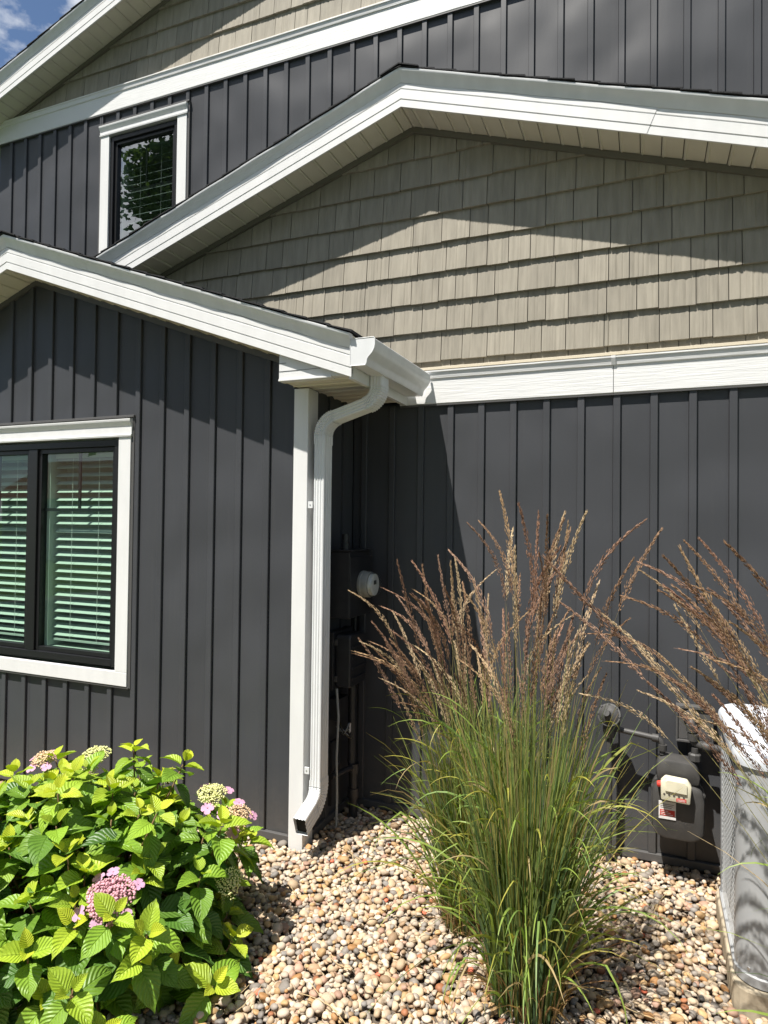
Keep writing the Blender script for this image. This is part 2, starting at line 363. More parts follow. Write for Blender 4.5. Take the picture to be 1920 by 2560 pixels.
# side wall of the projecting wing, facing the nook (normal +X)
SX = -1.880
m_ = MB(); m_.box(SX-.10, SX-.012, DA+.10, DB+.0, BASE, 2.74); wallS = mk('board_and_batten_wall', m_, M['vinyl'], house)
for k in range(4):
    y0 = DA+.10+k*S; y1 = min(y0+S-BW-.001, DB-.002)
    if y1 > y0: mk('board', MB().box(SX-.011, SX, y0, y1, BASE, 2.735), M['vinyl'], wallS)
    b0, b1 = y0+S-BW, min(y0+S-.001, DB-.02)
    if b1 > b0+.005: mk('batten', MB().box(SX-.009, SX+.016, b0, b1, BASE, 2.735), M['vinyl'], wallS)
# hidden returns so that the volume is closed
m_ = MB(); m_.box(A_L, A_L+.1, DA+.101, DC, 0, 2.85); mk('side_wall', m_, M['vinyl'], house)
m_ = MB(); m_.box(B_R-.1, B_R, DB+.101, DC, 0, 3.1); mk('side_wall', m_, M['vinyl'], house)
for x in (C_L, C_R-.1):
    m_ = MB(); m_.box(x, x+.1, DC+.101, 11.5, 0, 5.9); mk('side_wall', m_, M['vinyl'], house)
m_ = MB(); m_.box(C_L, C_R, 11.5, 11.6, 0, 7.4); mk('side_wall', m_, M['vinyl'], house)
m_ = MB(); m_.box(C_L+.101, C_R-.101, DC+.02, DC+.12, 0, 3.199); mk('side_wall', m_, M['vinyl'], house)

# ---- starter strips and foundation at the bottom
def strip(name, x0, x1, y0, y1, z0, z1, material, parent=house, bevel=0):
    return mk(name, MB().box(x0, x1, y0, y1, z0, z1), material, parent, bevel=bevel)
for (x0, x1, d) in ((A_L, A_R-.001, DA), (-1.86, B_R, DB)):
    strip('starter_strip', x0, x1, d-.024, d+.05, .006, .052, M['trim_dark'], bevel=.003)
    strip('foundation', x0, x1, d+.004, d+.10, -.25, .004, M['soil'])
strip('starter_strip', SX-.03, SX+.020, DA+.103, DB-.03, .006, .052, M['trim_dark'], bevel=.003)

# ---- shake gables
def clip_half(poly, f):
    out = []
    for i in range(len(poly)):
        p, q = poly[i], poly[(i+1) % len(poly)]; a, b = f(p), f(q)
        if a >= 0: out.append(p)
        if (a >= 0) != (b >= 0):
            t = a/(a-b); out.append((p[0]+(q[0]-p[0])*t, p[1]+(q[1]-p[1])*t))
    return out
def span(poly, x):
    zs = []
    for i in range(len(poly)):
        p, q = poly[i], poly[(i+1) % len(poly)]
        if abs(p[0]-q[0]) < 1e-9:
            if abs(p[0]-x) < 1e-6: zs += [p[1], q[1]]
        elif min(p[0], q[0])-1e-7 <= x <= max(p[0], q[0])+1e-7:
            zs.append(p[1]+(q[1]-p[1])*(x-p[0])/(q[0]-p[0]))
    return (min(zs), max(zs)) if zs else (0, 0)
def shake_gable(x0, x1, zbase, ax, az, sl, d, rows, pitch_row, seed):
    rr = random.Random(seed)
    gab = lambda x: az-abs(x-ax)*sl
    xl, xr = max(x0, ax-(az-zbase)/sl), min(x1, ax+(az-zbase)/sl)
    m_ = MB(); cell_mb(m_, xl, xr, zbase, lambda x: max(gab(x), zbase+.001), [ax], [], d+.016, d+.10)
    wall = mk('shake_gable', m_, M['shake_dark'], house)
    fs = [lambda p: az-(p[0]-ax)*sl-p[1]-.004, lambda p: az+(p[0]-ax)*sl-p[1]-.004, lambda p: p[1]-zbase, lambda p: p[0]-x0, lambda p: x1-p[0]]
    for zb in rows:
        zt = zb+pitch_row+.012
        x = xl-rr.uniform(0, .15)
        while x < xr:
            wd = rr.choice([.115, .14, .165, .17, .19, .205, .225])*rr.uniform(.95, 1.05)
            dz = rr.uniform(-.0035, .0035)
            gap = .0045
            poly = [(x+gap/2, zb+dz), (x+wd-gap/2, zb+dz), (x+wd-gap/2, zt), (x+gap/2, zt)]
            x += wd
            for f in fs:
                if len(poly) > 2: poly = clip_half(poly, f)
            if len(poly) < 3: continue
            xa, xb = min(p[0] for p in poly), max(p[0] for p in poly); 
            if xb-xa < .012 or max(p[1] for p in poly)-min(p[1] for p in poly) < .008: continue
            n = max(3, int((xb-xa)/.0085))
            xs = sorted({xa, xb}|{p[0] for p in poly}|{xa+(xb-xa)*(i+rr.uniform(-.3, .3))/n for i in range(1, n)})
            vs = []; tilt0 = rr.uniform(.0215, .0255)
            for q in xs:
                lo_, hi_ = span(poly, q)
                g = abs(rr.gauss(0, .0011)); 
                if rr.random() < .10: g += .0022
                if q in (xa, xb): g = .001
                dep = lambda z: .0025+(tilt0-.0025)*min(1, max(0, (zt-z)/(zt-zb)))
                vs += [(q, d+.012-dep(lo_)+g, lo_), (q, d+.012-dep(hi_)+g*.8, hi_), (q, d+.0158, lo_)]
            k = len(xs); fc = []
            for i in range(k-1):
                a = 3*i; b = 3*i+3
                fc += [(a, b, b+1, a+1), (a+2, b+2, b, a)]
            fc += [(0, 1, 2), (3*k-3, 3*k-1, 3*k-2)]
            mm = MB().add(vs, fc)
            mk('shake', mm, M['shake'], wall)
    return wall
ROW = .1955
rowsB = [3.183+ROW*i for i in range(-2, 8)]
shake_gable(-4.2, B_R, 2.93, B_AX, B_AZ, B_SL, DB, rowsB, ROW, 3)
rowsC = [6.025+.199*i for i in range(-1, 9)]
shake_gable(C_L, C_R, 6.01, C_AX, C_AZ, C_SL, DC, rowsC, .199, 5)

# ---- white bands under the shake gables
def band(x0, x1, z0, z1, d, splice):
    b = MB()
    prof = [(d+.012, z0), (d-.022, z0), (d-.026, z0+.004), (d-.026, z1-.052), (d-.034, z1-.048), (d-.040, z1-.012), (d-.046, z1-.009), (d-.046, z1), (d+.012, z1+.012)]
    b.prism(prof, x0, x1, 'x'); o = mk('frieze_band', b, M['white_grain'], house)
    strip('drip_channel', x0, x1, d-.024, d+.01, z0-.011, z0-.0015, M['trim_dark'], o)
    strip('tan_channel', x0, x1, d-.016, d+.013, z1+.0125, z1+.030, M['tan_trim'], o, bevel=.002)
    for s_ in splice:
        mk('splice', MB().box(s_-.0015, s_+.0015, d-.0275, d-.02, z0+.003, z1-.053), M['trim_dark'], o)
        mk('splice_cap', MB().prism([(d-.0485, z1-.011), (d-.0485, z1+.002), (d-.03, z1+.002), (d-.042, z1-.05), (d-.036, z1-.05)][:3]+[(d-.03, z1-.05), (d-.036, z1-.05)], s_-.012, s_+.012, 'x'), M['white'], o)
    return o
band(-1.53, B_R, 2.700, 2.915, DB, [-.185, 1.5])
band(C_L, C_R, 5.785, 6.000, DC, [1.0])

# ---- gable roofs: fascia with crown, soffit panels, shingle courses
def gable_roof(ax, zbot, sl, yf, ywall, yback, xl, xr, seed, soffit_w=.113, pan_off=0., trim_mat='trim_dark', splice=None, wl=-99, wr=99):
    rr = random.Random(seed)
    zl = lambda x: zbot-abs(x-ax)*sl
    # slabs
    roof = None
    for sgn, xe in ((-1, xl), (1, xr)):
        b = MB(); top = .226
        pts = lambda x, h, y: (x, y, zl(x)+h)
        x_in, x_out = ax, xe
        b.add([pts(x_in, .05, yf+.012), pts(x_out, .05, yf+.012), pts(x_out, top, yf+.012), pts(x_in, top, yf+.012),
               pts(x_in, .05, yback), pts(x_out, .05, yback), pts(x_out, top, yback), pts(x_in, top, yback)],
              [(0, 1, 2, 3), (4, 7, 6, 5), (0, 4, 5, 1), (3, 2, 6, 7), (1, 5, 6, 2), (0, 3, 7, 4)])
        if roof is None: roof = mk('roof', b, M['soffit'], house)
        else: mk('roof_deck', b, M['soffit'], roof)
    for sgn, xe in ((-1, xl), (1, xr)):
        # fascia: ribbed white board, extruded along the slope (outward o, height h)
        prof = [(.010, 0), (-.001, 0), (-.001, .044), (.002, .047), (.002, .050), (-.003, .052), (-.003, .110), (.001, .113), (.001, .117), (-.003, .119), (-.003, .150), (.010, .152)]
        crown = [(.010, .152), (-.004, .152), (-.006, .158), (-.012, .176), (-.022, .196), (-.033, .210), (-.037, .216), (-.037, .229), (-.030, .232), (.010, .232)]
        cuts = [ax, xe] if not splice or sgn < 0 else [ax, splice, xe]
        for a, c in zip(cuts, cuts[1:]):
            if len(cuts) == 3 and a == splice: sh = .0022
            else: sh = 0
            b = MB(); n = len(prof)
            g = .0012*sgn if sh else 0
            lean = (.055 if (len(cuts) == 3 and c == splice) else 0), (.055 if sh else 0)
            vs = [(a+g-lean[1]*(h_-.0)/.15*-1*0+lean[1]*(h_-.15)/.15*1.0, yf+o_+sh, zl(a+g+lean[1]*(h_-.15)/.15)+h_) for o_, h_ in prof]
            vs += [(c-0+lean[0]*(h_-.15)/.15, yf+o_+sh, zl(c+lean[0]*(h_-.15)/.15)+h_) for o_, h_ in prof]
            b.add(vs, [tuple(range(n)), tuple(range(2*n-1, n-1, -1))]+[(i, i+n, (i+1) % n+n, (i+1) % n) for i in range(n)])
            mk('fascia_board', b, M['white'], roof)
        b = MB(); n = len(crown); segs = 26
        vs = []
        for i in range(segs+1):
            x = ax+(xe-ax)*i/segs; wob = .0022*math.sin(i*1.7+seed)+.0014*math.sin(i*.61+2*seed)
            vs += [(x, yf+o_+(wob if h_ > .17 and o_ < 0 else 0), zl(x)+h_+(wob*.6 if .15 < h_ < .21 else 0)) for o_, h_ in crown]
        b.add(vs, [tuple(range(n)), tuple(segs*n+k for k in range(n-1, -1, -1))]+[(j*n+i, (j+1)*n+i, (j+1)*n+(i+1) % n, j*n+(i+1) % n) for j in range(segs) for i in range(n)])
        mk('drip_crown', b, M['alum'], roof, smooth='auto')
        # soffit panels: each with its own little step
        L_ = abs(xe-ax); k = 0; t = -pan_off
        while t < L_:
            a = max(0, t)+.0025; c = min(L_, t+soffit_w)-.0025; t += soffit_w
            if c-a < .01: continue
            xa, xc = ax+sgn*a, ax+sgn*c; dz = .002
            b = MB()
            vs = []
            for x, z_ in ((xa, -.003), (xa+sgn*.009, -.008), (xa+sgn*.018, -.001), (xc, .0), (xc, .012), (xa, .012)):
                for y in (yf+.011, ywall-.003): vs.append((x, y, zl(x)+z_+.006))
            m = 6
            fc = [(2*i, 2*i+1, 2*((i+1) % m)+1, 2*((i+1) % m)) for i in range(m)]+[tuple(2*i for i in range(m-1, -1, -1)), tuple(2*i+1 for i in range(m))]
            mk('soffit_panel', b.add(vs, fc), M['soffit'], roof)
        b = MB(); x0_, x1_ = ax, xe
        b.add([(x0_, yf+.0125, zl(x0_)+.020), (x1_, yf+.0125, zl(x1_)+.020), (x1_, ywall, zl(x1_)+.020), (x0_, ywall, zl(x0_)+.020),
               (x0_, yf+.0125, zl(x0_)+.046), (x1_, yf+.0125, zl(x1_)+.046), (x1_, ywall, zl(x1_)+.046), (x0_, ywall, zl(x0_)+.046)],
              [(0, 3, 2, 1), (4, 5, 6, 7), (0, 1, 5, 4), (1, 2, 6, 5), (2, 3, 7, 6), (3, 0, 4, 7)])
        mk('soffit_backing', b, M['shake_dark'], roof)
        # channel on the wall under the soffit
        b = MB(); hh = .035; x1_ = max(wl, min(wr, x1_))
        b.add([(x0_, ywall-.020, zl(x0_)-hh), (x1_, ywall-.020, zl(x1_)-hh), (x1_, ywall+.012, zl(x1_)-hh), (x0_, ywall+.012, zl(x0_)-hh),
               (x0_, ywall-.020, zl(x0_)+.002), (x1_, ywall-.020, zl(x1_)+.002), (x1_, ywall+.012, zl(x1_)+.002), (x0_, ywall+.012, zl(x0_)+.002)],
              [(0, 3, 2, 1), (4, 5, 6, 7), (0, 1, 5, 4), (1, 2, 6, 5), (2, 3, 7, 6), (3, 0, 4, 7)])
        mk('gable_channel', b, M[trim_mat], roof)
        # shingle courses, lapping like scales, ragged at the rake
        t = L_+.02
        while t > -.02:
            a = t-.155; b = MB(); ov = .004+rr.uniform(-.004, .004)
            th = rr.uniform(.007, .011); xa, xc = ax+sgn*max(a, -.015), ax+sgn*t
            zt_ = zl(xa)+.236+.004; zb_ = zl(xc)+.236+.014
            nseg = 1
            y0_, y1_ = yf-.037-ov, yback
            b.add([(xa, y0_, zt_), (xc, y0_, zb_), (xc, y0_, zb_-th), (xa, y0_, zt_-.004), (xa, y1_, zt_), (xc, y1_, zb_), (xc, y1_, zb_-th), (xa, y1_, zt_-.004)],
                  [(0, 1, 2, 3), (4, 7, 6, 5), (0, 4, 5, 1), (1, 5, 6, 2), (2, 6, 7, 3), (3, 7, 4, 0)])
            mk('shingle_course', b, M['shingle'], roof)
            t -= .14
    for i in range(5):   # ridge caps
        y0_ = yf-.055+i*.14+rr.uniform(-.01, .01)
        b = MB(); z0_ = zl(ax)+.250+.003*(i % 2)
        b.add([(ax-.13, y0_, z0_-.13*sl), (ax, y0_, z0_+.004), (ax+.13, y0_, z0_-.13*sl), (ax-.13, y0_+.17, z0_-.13*sl-.006), (ax, y0_+.17, z0_-.002), (ax+.13, y0_+.17, z0_-.13*sl-.006),
               (ax-.13, y0_, z0_-.13*sl-.008), (ax, y0_, z0_-.004), (ax+.13, y0_, z0_-.13*sl-.008)],
              [(0, 1, 4, 3), (1, 2, 5, 4), (0, 6, 7, 1), (1, 7, 8, 2)])
        mk('ridge_cap', b, M['shingle'], roof)
    return roof
roofA = gable_roof(A_AX, A_AZ-.003, A_SL, 3.149, DA, DC-.01, -6.80, -1.480, 1, pan_off=.06, wl=A_L, wr=A_R)
roofB = gable_roof(B_AX, 4.571, B_SL, 3.802, DB, DC-.01, -4.6, 2.95, 2, pan_off=.05, trim_mat='shake_dark', splice=.045, wl=-4.2, wr=B_R)
roofC = gable_roof(C_AX, C_AZ-.003, C_SL, 4.398, DC, 11.6, -6.62, 4.62, 4, pan_off=.02, trim_mat='shake_dark', wl=C_L, wr=C_R)

# ---- boxed eave end with flat soffit, corner post, gutter, downspout
EX0, EX1 = -1.945, -1.480
eave = mk('eave_return', MB().prism([(EX0, 2.728), (EX1-.002, 2.722), (EX1-.002, 2.735), (EX0, 2.735+.14)], 3.172, 3.216), M['white'], house)
mk('return_cap', MB().box(EX0-.002, EX1-.13, 3.166, 3.2185, 2.716, 2.7275), M['white'], eave, bevel=.002)
for i in range(2): mk('return_rib', MB().box(EX0+.0005, EX1-.2-.22*i, 3.1700, 3.1718, 2.772+.046*i, 2.774+.046*i), M['trim_dark'], eave)
mk('eave_fascia', MB().box(EX1-.022, EX1+.0035, 3.165, DB-.03, 2.698, 2.905), M['white'], eave)
mk('end_block', MB().box(EX1-.03, EX1-.0225, 3.2, DB-.03, 2.70, 2.74), M['soffit'], eave)
y = 3.2195
while y < DB-.03:
    y1 = min(y+.104, DB-.028)
    b = MB().prism([(y, 2.722), (y+.010, 2.716), (y+.02, 2.723), (y1-.003, 2.723), (y1-.003, 2.735), (y, 2.735)], EX0+.002, EX1-.031, 'x')
    mk('soffit_panel', b, M['soffit'], eave); y += .104
mk('soffit_backing', MB().box(EX0+.02, EX1-.035, 3.22, DB-.03, 2.7365, 2.76), M['shake_dark'], eave)
post = mk('corner_post', MB().box(-1.962, -1.866, 3.375, 3.50, -.06, 2.716), M['white'], house, bevel=.003)

GY0, GY1 = 3.140, DB-.046
gp = [(-1.473, 2.902), (-1.473, 2.764), (-1.395, 2.760), (-1.388, 2.772), (-1.386, 2.790), (-1.376, 2.806), (-1.356, 2.826), (-1.345, 2.846), (-1.341, 2.868), (-1.341, 2.896), (-1.347, 2.902), (-1.357, 2.902), (-1.357, 2.897)]
inn = [(-1.3455, 2.894), (-1.3455, 2.869), (-1.349, 2.848), (-1.360, 2.829), (-1.380, 2.809), (-1.390, 2.793), (-1.392, 2.775), (-1.397, 2.765), (-1.469, 2.768), (-1.469, 2.902)]
shear = lambda y: (y-GY0)*.035
b = MB(); sec = gp+inn; n = len(sec)
segs = 10
vs = []
for i in range(segs+1):
    y = GY0+(GY1-GY0)*i/segs; vs += [(x+shear(y) if x > -1.46 else x, y, z-.012*(y-GY0)) for x, z in sec]
b.add(vs, [(j*n+i, (j+1)*n+i, (j+1)*n+(i+1) % n, j*n+(i+1) % n) for j in range(segs) for i in range(n)]+[tuple(range(n)), tuple(segs*n+k for k in range(n-1, -1, -1))])
gutter = mk('gutter', b, M['alum'], house, smooth='auto')
capo = [(-1.482, 2.905), (-1.482, 2.760)]+[(x+.002, z-.001) for x, z in gp[2:10]]+[(-1.345, 2.906)]
mk('end_cap', MB().prism(capo, GY0-.004, GY0+.002), M['alum'], gutter)
capi = [(-1.466, 2.872), (-1.466, 2.776), (-1.402, 2.773), (-1.396, 2.792), (-1.386, 2.812), (-1.366, 2.834), (-1.356, 2.872)]
rim = MB(); n = len(capo)
for i in range(n):
    p, q = capo[i], capo[(i+1) % n]; rim.tube([(p[0], GY0-.004, p[1]), (q[0], GY0-.004, q[1])], .0022, 6)
mk('cap_rim', rim, M['alum'], gutter)

def ribbed(wx, wy, nrib=3, dep=.0045):
    """rounded rectangle with shallow ribs on each face"""
    pts = []
    def side(p, q, nrm):
        p, q, nrm = Vector(p), Vector(q), Vector(nrm)
        for i in range(nrib*3+1):
            t = .14+.72*i/(nrib*3); d_ = (0 if i % 3 == 0 else dep)
            pts.append(tuple(p.lerp(q, t)-nrm*d_))
    c = .010; hx, hy = wx/2, wy/2
    pts.append((-hx+c, -hy)); side((-hx, -hy), (hx, -hy), (0, -1)); pts += [(hx-c, -hy), (hx-.003, -hy+.003), (hx, -hy+c)]
    side((hx, -hy), (hx, hy), (1, 0)); pts += [(hx, hy-c), (hx-.003, hy-.003), (hx-c, hy)]
    pts += [(-hx+c, hy), (-hx+.003, hy-.003), (-hx, hy-c), (-hx, -hy+c), (-hx+.003, -hy+.003)]
    return pts
SEC = ribbed(.072, .106)
DX0, DX1, DY = -1.437, -1.795, 3.440
def arc(p0, d0, d1, R, n):
    """points of a bend starting at p0 from direction d0 to d1 (unit, 3D)"""
    d0, d1 = Vector(d0).normalized(), Vector(d1).normalized(); ang = d0.angle(d1); nn = d0.cross(d1).normalized(); side = nn.cross(d0)
    return [(Vector(p0)+d0*R*math.sin(ang*i/n)+side*R*(1-math.cos(ang*i/n)), (d0*math.cos(ang*i/n)+side*math.sin(ang*i/n)).normalized()) for i in range(n+1)]
def frames(pd, ref, pleat=False):
    out = []
    for i, (p, d_) in enumerate(pd):
        yv = Vector(ref); xv = yv.cross(d_).normalized() if abs(yv.dot(d_)) < .99 else Vector((1, 0, 0))
        xv = d_.cross(yv).normalized(); 
        if xv.x < 0 and abs(xv.x) > abs(xv.z): xv = -xv
        k = 1.0 if not pleat else (1.03 if i % 2 == 0 else .965)
        out.append((p, xv, yv, k))
    return out
dn = Vector((0, 0, -1)); a20 = math.radians(17); sl_dir = Vector((-math.cos(a20), 0, -math.sin(a20)))
ds = thing('downspout', 'ribbed white downspout with S-bend beneath the gutter, running down beside the white corner post', 'downspout', (DX1, DY, 0))
def xdir_frames(pd, pleat=False):
    out = []
    for i, (p, d_) in enumerate(pd):
        yv = Vector((0, 1, 0)); xv = yv.cross(-d_).normalized()
        k = 1.0 if not pleat else (1.04 if i % 2 == 0 else .95)
        out.append((p, -xv if xv.dot(Vector((1, 0, 0)))+xv.dot(Vector((0, 0, -1)))*.5 < 0 else xv, yv, k))
    return out
e1 = arc((DX0, DY, 2.700), dn, sl_dir, .10, 22)
off = e1[-1][0]
# second elbow ends vertical at DX1
tmp = arc((0, 0, 0), sl_dir, dn, .115, 24); dxe = tmp[-1][0].x
Ls = (off.x+dxe-DX1)/math.cos(a20)
st2 = off+sl_dir*Ls
e2 = [(p+st2, d_) for p, d_ in tmp]
top = [(Vector((DX0, DY, 2.770)), dn), (Vector((DX0, DY, 2.700)), dn)]
SEC_S = ribbed(.072, .105); SEC_L = ribbed(.078, .112)
mk('elbow', MB().sweep(SEC_L, xdir_frames(top), False).sweep(SEC_L, xdir_frames(e1, True), False), M['alum'], ds)
mk('offset_pipe', MB().sweep(SEC_S, xdir_frames([(off-sl_dir*.01, sl_dir), (st2+sl_dir*.01, sl_dir)])), M['alum'], ds)
pb = e2[-1][0]
mk('elbow', MB().sweep(SEC_L, xdir_frames(e2, True), False).sweep(SEC_L, xdir_frames([(pb, dn), (pb+dn*.05, dn)])), M['alum'], ds)
mk('pipe', MB().sweep(SEC, xdir_frames([(pb+dn*.03, dn), (Vector((DX1, DY, .38)), dn)])), M['alum'], ds)
a45 = math.radians(40); kd = Vector((0, -math.sin(math.radians(70)), -math.cos(math.radians(70))))
e3 = arc((DX1, DY, .365), dn, kd, .12, 20)
def ydir_frames(pd, pleat=False):
    out = []
    for i, (p, d_) in enumerate(pd):
        xv = Vector((1, 0, 0)); yv = d_.cross(xv).normalized()*-1
        if yv.y < 0: yv = -yv
        k = 1.0 if not pleat else (1.035 if i % 2 == 0 else .95)
        out.append((p, xv, yv, k))
    return out
ee = e3[-1][0]
b = MB().sweep(SEC_L, ydir_frames([(Vector((DX1, DY, .40)), dn), (Vector((DX1, DY, .365)), dn)]), False).sweep(SEC_L, ydir_frames(e3, True), False).sweep(SEC_L, ydir_frames([(ee, kd), (ee+kd*.145, kd)]), False)
mk('elbow', b, M['alum'], ds)
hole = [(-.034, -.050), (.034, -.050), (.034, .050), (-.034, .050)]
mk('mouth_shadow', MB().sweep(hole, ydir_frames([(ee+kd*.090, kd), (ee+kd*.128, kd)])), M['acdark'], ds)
for z in (2.02, .455):
    b = MB(); b.box(DX1-.066, DX1-.036, DY-.0600, DY-.0535, z-.020, z+.020)
    sp = mk('strap', b, M['alum'], ds, bevel=.001)
    mk('screw', MB().lathe([(0, -.002), (.004, -.002), (.005, 0)], (DX1-.052, DY-.0600, z), (0, 1, 0), 10), M['screw'], sp)

# ---- windows
def window(label, hole, d, frame, mull, glass_rows, slat_pitch, tilt, glass_mat_, trims, muntin_z, muntins, blind_z, fallback_dx):
    """hole: outer trim rectangle; frame: black frame rectangle (x0,x1,z0,z1); trims: head height"""
    x0, x1, z0, z1 = hole; fx0, fx1, fz0, fz1 = frame
    win = mk('window', MB().box(fx0, fx0+.045, d-.012, d+.07, fz0, fz1).box(fx1-.045, fx1, d-.012, d+.07, fz0, fz1).box(fx0+.045, fx1-.045, d-.012, d+.07, fz1-.045, fz1).box(fx0+.045, fx1-.045, d-.012, d+.07, fz0, fz0+.05), M['black_frame'], house, bevel=.003)
    win['label'] = label
    # trim boards
    mk('trim_board', MB().box(x1-.116, x1-.012, d-.030, d+.012, z0+.106, fz1+.012), M['white'], win, bevel=.002)
    mk('trim_board', MB().box(x0+.012, x0+.116, d-.030, d+.012, z0+.106, fz1+.012), M['white'], win, bevel=.002)
    mk('trim_board', MB().box(x0+.012, x1-.012, d-.0305, d+.012, z0+.012, z0+.105), M['white'], win, bevel=.002)
    hb = fz1+.013
    mk('head_trim', MB().prism([(d+.012, hb), (d-.038, hb), (d-.040, hb+.012), (d-.032, hb+.016), (d-.032, z1-.050), (d-.048, z1-.018), (d-.050, z1-.008), (d-.050, z1-.002), (d+.012, z1+.004)], x0+.004, x1-.004, 'x'), M['white'], win)
    # siding channel round the trim
    mk('side_channel', MB().box(x1-.0115, x1+.012, d-.022, d+.008, z0, z1+.008), M['trim_dark'], win, bevel=.002)
    mk('side_channel', MB().box(x0-.012, x0+.0115, d-.022, d+.008, z0, z1+.008), M['trim_dark'], win, bevel=.002)
    mk('head_flashing', MB().box(x0-.014, x1+.014, d-.034, d+.008, z1+.0085, z1+.024), M['trim_dark'], win, bevel=.002)
    mk('sill_channel', MB().box(x0, x1, d-.026, d+.008, z0-.004, z0+.0115), M['trim_dark'], win, bevel=.002)
    ops = [(fx0+.046, fx1-.046)]
    if mull:
        mk('mullion', MB().box(mull-.042, mull+.042, d-.010, d+.07, fz0+.051, fz1-.046), M['black_frame'], win, bevel=.003)
        ops = [(fx0+.046, mull-.0425), (mull+.0425, fx1-.046)]
    for a, c in ops:
        s_ = MB(); zt, zb = fz1-.047, fz0+.052; t = .030
        s_.box(a, a+t, d+.006, d+.055, zb, zt).box(c-t, c, d+.006, d+.055, zb, zt).box(a+t, c-t, d+.006, d+.055, zt-t, zt).box(a+t, c-t, d+.006, d+.055, zb, zb+t)
        mk('sash', s_, M['black_frame'], win, bevel=.002)
        obj('pane', MB().add([(a+t, d+.030, zb+t), (c-t, d+.030, zb+t), (c-t, d+.030, zt-t), (a+t, d+.030, zt-t)], [(0, 1, 2, 3)]).mesh('pane', False, False), M[glass_mat_], win)
        mk('muntin', MB().box(a+t+.001, c-t-.001, d+.034, d+.046, muntin_z-.011, muntin_z+.011), M['black_frame'], win)
        if muntins:
            xm = (a+c)/2; mk('muntin', MB().box(xm-.010, xm+.010, d+.034, d+.046, muntin_z+.0115, zt-t-.001), M['black_frame'], win)
        # jamb liners and blind
        mk('jamb', MB().box(a+t-.012, a+t+.030, d+.056, d+.20, zb+.01, zt), M['blind'], win)
        mk('jamb', MB().box(c-t-.030, c-t+.012, d+.056, d+.20, zb+.01, zt), M['blind'], win)
        mk('inner_sill', MB().box(a+t+.031, c-t-.031, d+.056, d+.20, zb-.01, zb+.022), M['blind'], win)
        ba, bc = a+t+.036, c-t-.034
        z = blind_z[1]; smesh = None
        while z > blind_z[0]:
            if smesh is None:
                hl = .025; m_ = MB(); pr_ = []
                for i in range(7):
                    q = -1+2*i/6; pr_.append((q*hl*math.cos(tilt), q*hl*math.sin(tilt)+.0025*(1-q*q)))
                pr2 = pr_+[(p_[0], p_[1]-.0016) for p_ in reversed(pr_)]
                m_.prism(pr2, 0, bc-ba, 'x'); smesh = m_.mesh('slat', False); smesh.materials.append(M['blind'])
            o = obj('slat', smesh, None, win, (ba, d+.115, z+random.uniform(-.0015, .0015))); o.rotation_euler = (random.uniform(-.03, .03), random.uniform(-.002, .002), 0)
            z -= slat_pitch
        mk('bottom_rail', MB().box(ba, bc, d+.095, d+.135, blind_z[0]-.022, blind_z[0]-.008), M['blind'], win)
        mk('head_rail', MB().box(ba, bc, d+.09, d+.14, zt-t-.028, zt-.005), M['blind'], win)
        for fx in (.30, .72):
            mk('ladder_cord', MB().box(ba+(bc-ba)*fx-.001, ba+(bc-ba)*fx+.001, d+.084, d+.086, blind_z[0]-.01, zt-t-.03), M['cord'], win)
    # room behind
    R_ = MB(); x_0, x_1 = fx0-.1, fx1+.1; y_0, y_1 = d+.205, d+.62
    R_.box(x_0, x_1, y_1, y_1+.02, fz0-.1, fz1+.1).box(x_0, x_0+.02, y_0, y_1, fz0-.1, fz1+.1).box(x_1-.02, x_1, y_0, y_1, fz0-.1, fz1+.1).box(x_0+.02, x_1-.02, y_0, y_1, fz1+.08, fz1+.1).box(x_0+.02, x_1-.02, y_0, y_1, fz0-.1, fz0-.08)
    mk('room_shell', R_, M['room'], win)
    return win
winA = window('double window with green-tinted panes and white blinds', A_WIN, DA, (-4.958, -3.322, .918, 2.466), -4.141, 2, .058, .62, 'glass_low', 0, 1.985, True, (1.055, 2.36), 0)
winC = window('single upper window with dark reflecting pane', C_WIN, DC, (-4.737, -3.930, 4.22, 5.545), None, 2, .074, .55, 'glass_up', 0, 5.02, True, (4.36, 5.42), 0)

# ------------------------------------------------------------------ utilities on the side wall of the nook
WX = SX+.016
em = thing('electric_meter', 'black electric meter box with round glass meter, mounted in the shaded nook', 'meter', (WX, 3.83, 1.31))
b = MB().box(WX, WX+.150, 3.660, 3.985, 1.315, 1.735); mk('box', b, M['black_paint'], em, bevel=.006)
mk('cover', MB().box(WX+.1505, WX+.158, 3.655, 3.990, 1.320, 1.700), M['black_paint'], em, bevel=.003)
mk('hood', MB().box(WX+.02, WX+.163, 3.652, 3.993, 1.7355, 1.745), M['black_paint'], em, bevel=.002)
mk('conduit_hub', MB().lathe([(.0, 0), (.03, 0), (.03, .04), (.024, .045), (.024, .10)], (WX+.075, 3.75, 1.745), (0, 0, 1), 18), M['black_paint'], em)
ring = mk('meter_ring', MB().lathe([(.06, 0), (.086, 0), (.088, .006), (.088, .018), (.083, .024), (.083, .062), (.080, .066), (0, .066)], (WX+.158, 3.835, 1.52), (1, 0, 0), 36), M['meter_ring'], em, smooth='auto')
mk('glass_dome', MB().lathe([(.080, .0665), (.081, .072), (.079, .098), (.075, .106), (.050, .110), (0, .111)], (WX+.158, 3.835, 1.52), (1, 0, 0), 36), M['meter_glass'], em, smooth='auto')
mk('dial_plate', MB().lathe([(.070, .0665), (.070, .090), (.0, .0902)], (WX+.158, 3.835, 1.52), (1, 0, 0), 28), M['label'], em)
mk('dial_display', MB().box(WX+.2483, WX+.2505, 3.815, 3.855, 1.522, 1.548), M['dial'], em)
